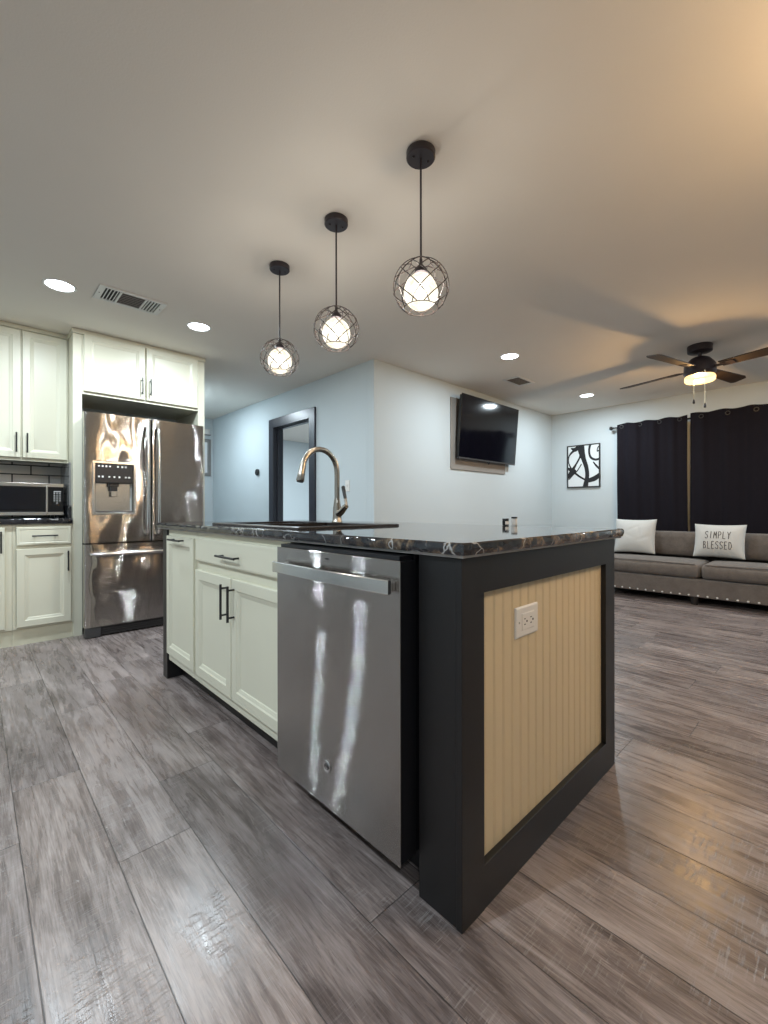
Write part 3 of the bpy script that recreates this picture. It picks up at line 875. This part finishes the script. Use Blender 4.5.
drr = obj('right_door', fridge_door(RXM+.002, RX_1, .742, 1.762), M['fridge_steel'], t, smooth=True, angle=60)
fz = obj('freezer_drawer', fridge_door(RX_0, RX_1, .085, .730), M['fridge_steel'], t, smooth=True, angle=60)
obj('drawer_gasket', box(B(), RX_0+.01, RX_1-.01, RYF+.03, RYF+.07, .7302, .7418), M['dark_plastic'], t)
def bowed(p, q, out, r, n=12):
    p, q = Vector(p), Vector(q); pts = []
    for i in range(n+1):
        u = i/n; b = min(1, math.sin(PI*u)*3.2) if i not in (0, n) else 0
        pts.append(p.lerp(q, u) + Vector((0, -out*(b if b else 0) - .0, 0)))
    bm = B(); tube(bm, pts, r, 12); return bm
for dd, hx in ((dl, 1.056), (drr, 1.140)):
    bm = B()
    pts = [(hx, RYF-.002, .80), (hx, RYF-.030, .805), (hx, RYF-.050, .83), (hx, RYF-.055, .90), (hx, RYF-.058, 1.25), (hx, RYF-.055, 1.60), (hx, RYF-.050, 1.66), (hx, RYF-.030, 1.685), (hx, RYF-.002, 1.69)]
    tube(bm, pts, .012, 12); obj('handle', bm, M['chrome'], dd, smooth=True)
bm = B(); zz = .655
tube(bm, [(.665, RYF+.004, zz), (.67, RYF-.03, zz), (.70, RYF-.052, zz), (.80, RYF-.058, zz), (1.08, RYF-.062, zz), (1.36, RYF-.058, zz), (1.46, RYF-.052, zz), (1.49, RYF-.03, zz), (1.495, RYF+.004, zz)], .013, 12); obj('handle', bm, M['chrome'], fz, smooth=True)
# dispenser
bm = B(); x0, x1, z0, z1 = DH; yo = RYF+.001
nest(bm, lambda u, v, ww: (u, yo+.004-ww, v), x0-.012, x1+.012, z0-.010, z1+.012, [(0, 0), (0, .008), (.003, .010), (.016, .010), (.018, .006), (.018, -.045), (.030, -.055)], back=False)
dp = obj('water_dispenser', bm, M['chrome'], dl, label='recessed water and ice dispenser')
bm = B(); nest(bm, lambda u, v, ww: (u, yo-.0005-ww, v), x0+.008, x1-.008, 1.215, z1-.006, [(0, -.02), (0, 0), (.003, .002)]); cpn = obj('control_panel', bm, M['dark_plastic'], dl)
bm = B()
for r_, zz, xs in ((0, 1.345, (.03, .055, .08, .105, .16, .19, .215)), (1, 1.262, (.03, .055, .10, .135, .17, .215, .24))):
    for k, q in enumerate(xs):
        h_ = .010+.004*((k*7+r_) % 3)/2; nest(bm, lambda u, v, ww: (u, yo-.0026-ww, v), x0+q-.006, x0+q+.006, zz-h_/2, zz+h_/2, [(0, 0), (.001, .0004)])
obj('control_icons', bm, M['white_mark'], cpn)
bm = B(); box(bm, .800, .850, yo+.010, yo+.04, 1.150, 1.2145); box(bm, .790, .860, yo+.006, yo+.045, 1.185, 1.2145); noz = obj('dispenser_nozzle', bm, M['dark_plastic'], dl, .004)
obj('dispenser_paddle', box(B(), .806, .846, yo+.006, yo+.012, 1.105, 1.149), M['chrome'], dl, .003)
obj('drip_tray', box(B(), x0+.02, x1-.02, yo+.006, yo+.045, z0+.010, z0+.020), M['dark_steel'], dl, .002)
# brand plate above dispenser, kick grille
obj('name_plate', box(B(), .770, .850, RYF-.0090, RYF-.0080+.012, 1.386, 1.396), M['white_mark'], dl)
bm = B(); box(bm, .735, 1.53, RYF+.035, RYF+.055, .01, .080)
for k in range(4): box(bm, .745, 1.52, RYF+.024, RYF+.0348, .016+.017*k, .024+.017*k)
obj('kick_grille', bm, M['dark_steel'], t)
obj('foot_cover', box(B(), .63, .734, RYF+.010, RYF+.07, .004, .082), M['dark_steel'], t, .004)

# upper cabinet
YU = 4.40
t = thing('wall_cabinet', 'cream two-door upper cabinet mounted above the microwave', 'cabinet', (.27, 4.58, 1.385))
bm = B(); box(bm, -.03, .575, YU+.02, 4.746, 1.402, 2.40)
obj('body', bm, M['cabinet'], t)
bm = B(); box(bm, -.03, .575, YU, YU+.02, 1.385, 1.418); box(bm, -.03, .575, YU, YU+.02, 2.40, 2.405); box(bm, -.03, 0, YU, YU+.02, 1.418, 2.40); box(bm, .553, .575, YU, YU+.02, 1.418, 2.40); box(bm, .262, .298, YU, YU+.02, 1.418, 2.40)
obj('face_frame', bm, M['cabinet'], t, .001)
for a, b, hx in ((-.018, .274, .247), (.284, .566, .312)):
    bm = B(); nest(bm, faceY(YU-.0195), a, b, 1.408, 2.398, door_prof(.0190)); d = obj('door', bm, M['cabinet'], t)
    obj('handle', bar_pull(faceY(YU-.0195), hx, 1.445, hx, 1.598, .03, .0055), M['black_metal'], d, smooth=True, label='black bar pull')
bm = B(); box(bm, -.03, .5745, YU-.012, 4.746, 2.4052, CEIL-.002); obj('top_trim', bm, M['cabinet'], t, .003)

# base cabinets
def base_cab(x0, x1, label, drawer, stile):
    t = thing('base_cabinet', label, 'cabinet', ((x0+x1)/2, 4.46, 0))
    obj('body', box(B(), x0, x1, YF+.02, 4.745, .12, .895), M['cabinet'], t)
    bm = B(); box(bm, x0, x0+.02, YF, YF+.02, .12, .895); box(bm, x1-stile-.002, x1, YF, YF+.02, .12, .895); box(bm, x0+.02, x1-stile-.002, YF, YF+.02, .12, .145)
    box(bm, x0+.02, x1-stile-.002, YF, YF+.02, .868, .895); box(bm, x0+.02, x1-stile-.002, YF, YF+.02, .705, .745)
    obj('face_frame', bm, M['cabinet'], t, .001)
    obj('toe_kick', box(B(), x0, x1, YF+.012, YF+.03, 0, .1195), M['cabinet_side'], t)
    if drawer:
        bm = B(); nest(bm, faceY(YF-.0195), x0+.022, x1-.013, .737, .873, [(0, -.019), (0, -.004), (.003, 0), (.018, 0), (.022, -.003), (.028, -.002)]); d = obj('drawer_front', bm, M['cabinet'], t)
        xm = (x0+x1)/2+.005; obj('handle', bar_pull(faceY(YF-.0195), xm-.078, .807, xm+.078, .807, .03, .0055), M['black_metal'], d, smooth=True, label='black bar pull')
        zt = .712
    else: zt = .873
    bm = B(); nest(bm, faceY(YF-.0195), x0+.022, x1-stile, .135, zt, door_prof(.0190)); d = obj('door', bm, M['cabinet'], t)
    hx = x1-stile-.022; zc = zt-.105
    obj('handle', bar_pull(faceY(YF-.0195), hx, zc-.078, hx, zc+.078, .03, .0055), M['black_metal'], d, smooth=True, label='black bar pull')
base_cab(.212, .576, 'cream base cabinet with drawer over door, between refrigerator and left picture edge', True, .013)
base_cab(-.45, .2112, 'cream base cabinet with one tall door cut by the left picture edge', False, .040)
o = obj('countertop', counter_mesh(-.46, .5755, YF-.03, 4.745, .935, .8965, None, 9, .0012), M['stone'], smooth=True, angle=30)
setp(o, 'black stone countertop under the microwave beside refrigerator', 'countertop')
obj('side_upstand', box(B(), .553, .5755, YF+.06, 4.74, .9353, 1.035), M['stone'], o, .002)
o = obj('side_splash', box(B(), .566, .5762, YF+.10, 4.745, 1.037, 1.383), M['side_tile'], None, .001)
setp(o, 'grey glossy tile panel on the tall cabinet side beside microwave', 'tile panel')

# microwave
YM = 4.36
t = thing('microwave', 'black and steel countertop microwave on the left kitchen counter', 'microwave', (.285, 4.53, .9355))
obj('body', box(B(), .03, .540, YM+.012, 4.70, .955, 1.212), M['dark_plastic'], t, .004)
bm = B(); nest(bm, faceY(YM+.0115), .03, .540, .958, 1.212, [(0, 0), (0, .008), (.002, .010)]); fp = obj('front_panel', bm, M['black_gloss'], t)
bm = B(); box(bm, .031, .540, YM-.004, YM+.0012, 1.184, 1.211); box(bm, .031, .540, YM-.004, YM+.0012, .959, .984); obj('steel_band', bm, M['chrome'], fp, .001, label='bright steel bands')
bm = B(); nest(bm, faceY(YM+.001), .062, .385, 1.000, 1.170, [(0, 0), (0, .0008), (.004, .0004)]); obj('window', bm, M['screen'], t)
bm = B(); box(bm, .424, .437, YM-.022, YM-.012, .975, 1.192); box(bm, .426, .435, YM-.012, YM-.0042, .962, .975+.008); box(bm, .426, .435, YM-.012, YM-.0042, 1.185, 1.195); obj('handle', bm, M['chrome'], t, .002)
bm = B()
for r_ in range(5):
    for k in range(3):
        if r_ == 4 and k != 1: continue
        xx, zz = .480+.018*k, 1.135-.020*r_
        nest(bm, faceY(YM+.0012), xx-.004, xx+.004, zz-.004, zz+.004, [(0, 0), (.001, .0005)])
nest(bm, faceY(YM+.0012), .476, .524, 1.146, 1.151, [(0, 0), (.001, .0005)])
obj('keypad_marks', bm, M['white_mark'], fp)
bm = B()
for xx in (.06, .50):
    for yy in (YM+.04, 4.66): lathe(bm, [(.0, .9352), (.012, .9352), (.014, .955), (.0, .955)], (xx, yy, 0), 12, caps=False)
obj('feet', bm, M['dark_plastic'], t)

# ------------------------------------------------------------------ hall wall items
t = thing('thermostat', 'round black thermostat on the hall wall left of the doorway', 'thermostat', (2.785, 5.385, 1.500))
bm = B(); lathe(bm, [(.046, -.0003), (.046, -.008), (.0, -.008)], (2.785, 5.385, 1.500), 32, axis='X', caps=False); obj('base_ring', bm, M['chrome'], t)
bm = B(); lathe(bm, [(.043, -.0082), (.044, -.024), (.040, -.028), (.0, -.029)], (2.785, 5.385, 1.500), 32, axis='X', caps=False); obj('dial', bm, M['black_gloss'], t, smooth=True)
t = thing('light_switch', 'white light switch plate on the wall right of the faucet', 'light switch', (2.785, 3.475, 1.24))
fxx = faceX(2.7847)
bm = B(); nest(bm, fxx, 3.440, 3.510, 1.185, 1.300, [(0, 0), (0, .003), (.003, .006), (.006, .0065)]); obj('cover_plate', bm, M['white_plastic'], t)
bm = B(); box(bm, 2.7695, 2.778, 3.468, 3.482, 1.230, 1.256); obj('toggle', bm, M['white_plastic'], t, .001)
t = thing('picture_frame', 'pale framed picture on the hall end wall, right of the refrigerator', 'picture', (2.45, 6.895, 1.53))
fyy = faceY(6.8995)
bm = B()
fx0, fx1, fz0, fz1 = 2.20, 2.745, 1.53, 2.115
nest(bm, fyy, fx0, fx1, fz0, fz1, [(0, 0), (0, .022), (.006, .028), (.040, .026), (.048, .014), (.052, .012)])
obj('frame', bm, M['side_tile'], t)
bm = B(); nest(bm, fyy, fx0+.053, fx1-.053, fz0+.053, fz1-.053, [(0, .0122), (0, .0135), (.002, .014)]); obj('picture_mat', bm, M['canvas'], t)
t = thing('door_chime', 'white rounded chime box high on hall end wall above the picture', 'chime', (2.62, 6.895, 2.175))
bm = B(); nest(bm, fyy, 2.52, 2.725, 2.185, 2.270, [(0, 0), (0, .03), (.012, .042), (.02, .044)]); obj('cover', bm, M['white_plastic'], t)
obj('shelf', box(B(), 2.50, 2.735, 6.845, 6.8995, 2.172, 2.184), M['side_tile'], t)

# ------------------------------------------------------------------ television
t = thing('television', 'black flat television tilted forward on the pale wall', 'television', (4.63, 3.000, 1.952), (math.radians(4.6), 0, 0), local=True)
Wd, Hd = 1.24, .735
obj('back_shell', box(B(), -Wd/2+.01, Wd/2-.01, -.022, .012, -Hd/2+.01, Hd/2-.01), M['dark_plastic'], t, .006)
bm = B(); nest(bm, lambda u, v, ww: (u, -.0225-ww, v), -Wd/2, Wd/2, -Hd/2, Hd/2, [(0, 0), (0, .010), (.002, .012), (.007, .012), (.008, .0115)]); obj('bezel', bm, M['black_gloss'], t)
bm = B(); nest(bm, lambda u, v, ww: (u, -.0345-ww, v), -Wd/2+.009, Wd/2-.009, -Hd/2+.022, Hd/2-.009, [(0, 0), (0, .0004)]); obj('screen', bm, M['screen'], t)
bm = B(); box(bm, -Wd/2+.004, Wd/2-.004, -.0368, -.0348, -Hd/2+.001, -Hd/2+.018); obj('lower_trim', bm, M['dark_steel'], t)
bm = B(); vs = [bm.verts.new(p) for p in ((-.03, -.036, -Hd/2-.0005), (.03, -.036, -Hd/2-.0005), (0, -.036, -Hd/2-.03), (-.03, -.026, -Hd/2-.0005), (.03, -.026, -Hd/2-.0005), (0, -.026, -Hd/2-.03))]
for f in ((0, 1, 2), (5, 4, 3), (0, 3, 4, 1), (1, 4, 5, 2), (2, 5, 3, 0)): bm.faces.new([vs[i] for i in f])
obj('sensor_tab', bm, M['dark_plastic'], t)
o = obj('mounting_board', box(B(), 3.955, 5.115, 3.058, 3.0715, 1.462, 2.285), M['board'], None, .002)
setp(o, 'taupe rectangular board on the wall behind the television', 'wall board')
t2 = thing('television_mount', 'dark wall mount bracket behind the television', 'wall mount', (4.61, 3.06, 1.8))
bm = B(); box(bm, 4.45, 4.77, 3.047, 3.0578, 1.84, 2.10); obj('wall_plate', bm, M['dark_steel'], t2)
obj('arm', box(B(), 4.58, 4.64, 3.022, 3.0468, 1.90, 2.02), M['dark_steel'], t2)

# ------------------------------------------------------------------ wall art
t = thing('wall_art', 'black framed abstract artwork of black looping strokes on white', 'artwork', (6.475, 2.59, 1.315))
fa = faceX(6.4845)
AY0, AY1, AZ0, AZ1 = 2.357, 2.825, 1.318, 1.942
bm = B(); nest(bm, fa, AY0, AY1, AZ0, AZ1, [(0, 0), (0, .026), (.002, .028), (.014, .028), (.015, .018)]); obj('frame', bm, M['black_metal'], t)
bm = B(); nest(bm, fa, AY0+.0155, AY1-.0155, AZ0+.0155, AZ1-.0155, [(0, .0182), (0, .020)]); obj('canvas', bm, M['canvas'], t)
def ribbon(bm, pts, wds, w0):
    n = len(pts); P = [Vector((p[0], p[1], 0)) for p in pts]
    # catmull refine
    Q = []; Wd_ = []
    for i in range(n-1):
        p0, p1, p2, p3 = P[max(i-1, 0)], P[i], P[i+1], P[min(i+2, n-1)]
        for k in range(8):
            u = k/8
            Q.append(.5*((2*p1)+(p2-p0)*u+(2*p0-5*p1+4*p2-p3)*u*u+(3*p1-p0-3*p2+p3)*u**3)); Wd_.append(wds[i]+(wds[i+1]-wds[i])*u)
    Q.append(P[-1]); Wd_.append(wds[-1])
    L = []; 
    lo_u, hi_u, lo_v, hi_v = AY0+.016, AY1-.016, AZ0+.016, AZ1-.016
    W_, H_ = AY1-AY0, AZ1-AZ0
    cl = lambda x, a, b: max(a, min(b, x))
    for i, q in enumerate(Q):
        tt = (Q[min(i+1, len(Q)-1)]-Q[max(i-1, 0)]).normalized(); nn = Vector((-tt.y, tt.x, 0))
        row = []
        for s in (-1, 1):
            e = q + nn*(s*Wd_[i]/2)
            row.append((cl(AY1-e.x*W_, lo_u, hi_u), cl(AZ1-e.y*H_, lo_v, hi_v)))   # u runs left to right as seen
        L.append([bm.verts.new(fa(*r_, w0)) for r_ in row]+[bm.verts.new(fa(*r_, w0+.0006)) for r_ in row])
    for a, b in zip(L, L[1:]):
        for i, j in ((2, 3),): bm.faces.new((a[i], a[j], b[j], b[i]))
        bm.faces.new((a[0], a[2], b[2], b[0])); bm.faces.new((a[1], b[1], b[3], a[3]))
strokes = [
 ([(.42, -.02), (.45, .15), (.52, .35), (.60, .55), (.62, .75), (.56, 1.0)], [.22, .20, .13, .12, .12, .16]),
 ([(1.0, .72), (.85, .80), (.68, .84), (.58, .86)], [.10, .12, .10, .05]),
 ([(.38, .08), (.20, .13), (.06, .25), (.05, .40), (.16, .58), (.35, .72), (.55, .82)], [.08, .06, .04, .03, .05, .05, .04]),
 ([(.42, .12), (.40, .28), (.28, .45), (.15, .60), (.03, .72), (.02, .82)], [.06, .05, .05, .10, .06, .05]),
 ([(.0, .52), (.12, .58), (.25, .62), (.02, .75)], [.04, .09, .07, .08]),
 ([(.45, .45), (.32, .60), (.18, .70), (.06, .80)], [.03, .03, .03, .03]),
 ([(.72, .0), (.68, .15), (.72, .30), (.85, .37), (1.0, .36)], [.07, .06, .06, .05, .05]),
 ([(.80, .42), (.90, .52), (1.0, .60)], [.03, .05, .05]),
 ([(1.0, .16), (.92, .18), (.94, .10), (1.0, .06)], [.03, .03, .03, .03]),
 ([(.12, .06), (.25, .10), (.36, .04)], [.02, .10, .12]),
]
bm = B()
for k, (p, wd) in enumerate(strokes): ribbon(bm, p, wd, .0202+.0001*k)
obj('brush_strokes', bm, M['ink'], t)

# ------------------------------------------------------------------ curtains
ROD_Z, ROD_X = 2.112, 6.395
t = thing('curtain_rod', 'dark curtain rod with round finial above the sofa', 'curtain rod', (ROD_X, 1.2, ROD_Z))
bm = B(); tube(bm, [(ROD_X, 2.15, ROD_Z), (ROD_X, .02, ROD_Z)], .0115, 14); obj('rod', bm, M['black_metal'], t, smooth=True)
for yy, s in ((2.15, 1), (.02, -1)):
    bm = B(); lathe(bm, [(.011, 0), (.016, .004*s), (.012, .010*s), (.024, .022*s), (.028, .036*s), (.022, .052*s), (.0, .058*s)], (ROD_X, yy, ROD_Z), 20, axis='Y', caps=False); obj('finial', bm, M['black_metal'], t, smooth=True)
for yy in (2.128, .04):
    bm = B(); box(bm, 6.471, 6.4845, yy-.014, yy+.014, ROD_Z-.05, ROD_Z+.035); box(bm, ROD_X-.016, 6.471, yy-.006, yy+.006, ROD_Z-.024, ROD_Z-.0125); obj('bracket', bm, M['white_plastic'], t, .002)
def curtain(y0, y1, zt, label, seed, folds):
    rnd = random.Random(seed); bm = B(); ny, nz = 120, 24
    zb = .04; ph = rnd.random()*6
    def shape(u, v):
        y = y0+(y1-y0)*u
        amp = .011*(1-.2*v)
        x = 6.352 + amp*math.sin(2*PI*folds*u+ph + .25*math.sin(3*v)) + .004*math.sin(2*PI*folds*2.3*u+ph*2+v)
        z = zt + .008*math.sin(2*PI*folds*u+ph+1.2)*(1-v) - (zt-zb)*v
        y += .008*math.sin(5*v+seed)*(v)
        return x, y, z
    g = [[bm.verts.new(shape(i/ny, j/nz)) for j in range(nz+1)] for i in range(ny+1)]
    g2 = [[bm.verts.new(Vector(shape(i/ny, j/nz))+Vector((.004, 0, 0))) for j in range(nz+1)] for i in range(ny+1)]
    for i in range(ny):
        for j in range(nz):
            bm.faces.new((g[i][j], g[i+1][j], g[i+1][j+1], g[i][j+1])); bm.faces.new((g2[i][j], g2[i][j+1], g2[i+1][j+1], g2[i+1][j]))
    for i in range(ny):
        bm.faces.new((g[i][0], g2[i][0], g2[i+1][0], g[i+1][0])); bm.faces.new((g[i][nz], g[i+1][nz], g2[i+1][nz], g2[i][nz]))
    for j in range(nz):
        bm.faces.new((g[0][j], g[0][j+1], g2[0][j+1], g2[0][j])); bm.faces.new((g[ny][j], g2[ny][j], g2[ny][j+1], g[ny][j+1]))
    cu = obj('curtain', bm, M['curtain'], None, smooth=True, angle=80); setp(cu, label, 'curtain', 'black curtains behind the sofa')
    for k in range(int(folds)+1):
        u = (k+.35)/(folds+.2)
        if u > .98: continue
        x, y, z = shape(u, .03)
        bm = B(); loop_tube(bm, [(x-.003, y+.021*math.cos(2*PI*i/20), ROD_Z+.021*math.sin(2*PI*i/20)) for i in range(20)], .0045, 6)
        obj('grommet', bm, M['black_metal'], cu, smooth=True)
    return cu
curtain(1.299, 2.095, 2.150, 'black blackout curtain, left panel beside the artwork', 1, 3.4)
curtain(.06, 1.267, 2.165, 'black blackout curtain, right panel below the ceiling fan', 5, 4.6)

# ------------------------------------------------------------------ sofa
SFX = 5.44
SYL, SYR = 2.25, -.25
t = thing('sofa', 'grey brown fabric sofa with nailhead trim below dark curtains', 'sofa', (5.85, 1.0, 0))
obj('base', box(B(), SFX, 6.27, SYR+.002, SYL-.002, .085, .272), M['sofa'], t, .012, 3)
def soft_box(x0, x1, y0, y1, z0, z1, puff=.02, r=.04):
    bm = B(); nx, ny, nz = 10, 18, 6
    def P(a, b, c):
        u, v, ww = a*2-1, b*2-1, c*2-1
        hx, hy, hz = (x1-x0)/2, (y1-y0)/2, (z1-z0)/2
        # rounded box
        p = Vector((u*hx, v*hy, ww*hz)); q = Vector([max(-h+r, min(h-r, s)) for s, h in zip(p, (hx, hy, hz))])
        d = p-q
        if d.length > 1e-9: p = q+d.normalized()*min(r, max(abs(d.x), abs(d.y), abs(d.z)))
        p.z += puff*(1-u*u)*(1-v**4)*(1 if ww > 0 else 0)*max(0, ww)
        p.x -= puff*.5*(1-ww*ww)*(1-v**4)*max(0, -u)
        return Vector(((x0+x1)/2, (y0+y1)/2, (z0+z1)/2))+p
    def cs(n): return [ .5-.5*math.cos(PI*i/n) for i in range(n+1)]
    A, Bv, Cv = cs(nx), cs(ny), cs(nz)
    def face(f, U, V):
        g = [[bm.verts.new(f(a, b)) for b in V] for a in U]
        for i in range(len(U)-1):
            for j in range(len(V)-1): bm.faces.new((g[i][j], g[i+1][j], g[i+1][j+1], g[i][j+1]))
    for s in (0, 1):
        face(lambda a, b: P(a, b, s), A, Bv); face(lambda a, b: P(a, s, b), A, Cv); face(lambda a, b: P(s, a, b), Bv, Cv)
    bmesh.ops.remove_doubles(bm, verts=bm.verts, dist=1e-5)
    return bm
for y0, y1 in ((1.006, SYL-.152), (SYR+.152, .998)):
    cu = obj('seat_cushion', soft_box(SFX-.012, 6.02, y0, y1, .276, .430, .022, .045), M['sofa'], t, smooth=True, angle=70)
    bm = B(); xx = SFX-.012
    tube(bm, [(xx+.012, y0+.04, .424), (xx+.010, (y0+y1)/2, .430), (xx+.012, y1-.04, .424)], .005, 8); obj('piping', bm, M['sofa'], cu, smooth=True)
for y0, y1 in ((1.006, SYL-.152), (SYR+.152, .998)):
    bm = soft_box(6.02, 6.20, y0, y1, .45, .735, .0, .05); obj('back_cushion', bm, M['sofa'], t, smooth=True, angle=70)
obj('back', box(B(), 6.205, 6.275, SYR+.01, SYL-.01, .273, .715), M['sofa'], t, .02, 3)
for y0, y1 in ((SYL-.148, SYL), (SYR, SYR+.148)):
    obj('arm', soft_box(SFX+.02, 6.20, y0, y1, .274, .56, .008, .05), M['sofa'], t, smooth=True, angle=70)
for xx in (SFX+.02, 6.18):
    for yy in (SYL-.09, 1.06, SYR+.03):
        bm = B()
        if xx < 6: vs = 1
        lathe(bm, [(.030, 0), (.040, .0845)], (xx+.03, yy, 0), 16); obj('leg', bm, M['dark_wood'], t, smooth=True)
nail0 = None
for k in range(31):
    yy = SYL-.03-.08*k
    if nail0 is None:
        bm = B(); lathe(bm, [(.011, -.0003), (.009, -.005), (.0, -.007)], (SFX, yy, .103), 10, axis='X', caps=False); nail0 = obj('nailhead', bm, M['nail'], t, smooth=True); y00 = yy
    else:
        c_ = nail0.copy(); COL.objects.link(c_); c_.parent = t; c_.location = (0, yy-y00, 0)

# pillows
def pillow(name, label, cx, cy, cz, W, H, rot, text=False, T=.075, seed=1):
    t = thing(name, label, 'pillow', (cx, cy, cz), rot, local=True, group='white pillows on the sofa')
    rnd = random.Random(seed)
    def thick(u, v):      # u, v in -1..1
        return T*(max(0, 1-u**4)**.6)*(max(0, 1-v**4)**.6)*(.55+.45*(1-u*u)*(1-v*v)) + .004
    def out(u, v):        # pinched edges leave ears at the corners
        return u*W/2*(1-.055*(1-abs(v)**2.2)*abs(u)**3), v*H/2*(1-.06*(1-abs(u)**2.2)*abs(v)**3)
    n = 28; bm = B(); F = []; K = []
    wr = [(rnd.uniform(-1, 1), rnd.uniform(-1, 1), rnd.uniform(0, PI)) for _ in range(7)]
    def P(u, v, s):
        a, b = out(u, v)
        wz = 0
        if not text or abs(v) > .62 or abs(u) > .8:
            for (p, q, r_) in wr: 
                d = (u-p)*math.cos(r_)+(v-q)*math.sin(r_); e = -(u-p)*math.sin(r_)+(v-q)*math.cos(r_)
                wz += .006*math.exp(-(d/.06)**2-(e/.5)**2)
        tk = thick(u, v)
        return Vector((s*(tk-wz*(1-u*u)*(1-v*v)), -a, b))
    for s in (-1, 1):
        g = [[bm.verts.new(P(i/n*2-1, j/n*2-1, s)) for j in range(n+1)] for i in range(n+1)]
        for i in range(n):
            for j in range(n): bm.faces.new((g[i][j], g[i+1][j], g[i+1][j+1], g[i][j+1]))
        (F if s < 0 else K).extend(g)
    bd = [(i, 0) for i in range(n)]+[(n, j) for j in range(n)]+[(i, n) for i in range(n, 0, -1)]+[(0, j) for j in range(n, 0, -1)]
    for a, b in zip(bd, bd[1:]+bd[:1]): bm.faces.new((F[a[0]][a[1]], F[b[0]][b[1]], K[b[0]][b[1]], K[a[0]][a[1]]))
    cv = obj('cover', bm, M['pillow'], t, smooth=True, angle=80)
    if text:
        G = {'S': [[(1, .85), (.7, 1), (.2, .95), (.05, .75), (.3, .57), (.8, .45), (.95, .22), (.7, .02), (.25, 0), (0, .18)]],
             'I': [[(.5, 1), (.5, 0)]], 'M': [[(0, 0), (.1, 1), (.5, .35), (.9, 1), (1, 0)]],
             'P': [[(.1, 0), (.1, 1), (.7, .98), (.95, .75), (.7, .5), (.1, .48)]], 'L': [[(.1, 1), (.1, 0), (.95, 0)]],
             'Y': [[(0, 1), (.5, .5), (1, 1)], [(.5, .5), (.45, 0)]],
             'B': [[(.1, 0), (.1, 1), (.7, .95), (.8, .75), (.6, .55), (.1, .52)], [(.6, .54), (.95, .35), (.85, .08), (.1, 0)]],
             'E': [[(.95, 1), (.1, 1), (.1, 0), (.95, 0)], [(.1, .52), (.8, .52)]],
             'D': [[(.1, 0), (.1, 1), (.6, .95), (.98, .6), (.9, .25), (.6, .03), (.1, 0)]]}
        bm = B()
        for word, v0, v1, u0, u1 in (('SIMPLY', .08, .50, -.52, .50), ('BLESSED', -.52, -.10, -.58, .56)):
            cwid = (u1-u0)/len(word)
            for k, ch in enumerate(word):
                lw = cwid*(.66 if ch != 'I' else .3); b0 = u0+cwid*k+(cwid-lw)/2
                for st in G[ch]:
                    pts = []
                    for (p, q), (p2, q2) in zip(st, st[1:]):
                        for e in range(4):
                            pts.append((p+(p2-p)*e/4, q+(q2-q)*e/4))
                    pts.append(st[-1])
                    tube(bm, [P(b0+lw*p, v0+(v1-v0)*q, -1)+Vector((-.0005, 0, 0)) for p, q in pts], .0032, 6)
        obj('lettering', bm, M['letter'], cv)
    return t
pillow('throw_pillow', 'plain white throw pillow leaning at the left end of the sofa', 5.885, 1.74, .672, .45, .42, (0, math.radians(13), math.radians(3)), False, .07, 3)
pillow('throw_pillow', 'white throw pillow printed SIMPLY BLESSED at the middle of the sofa', 5.890, .915, .652, .46, .37, (0, math.radians(13), math.radians(-3)), True, .075, 5)
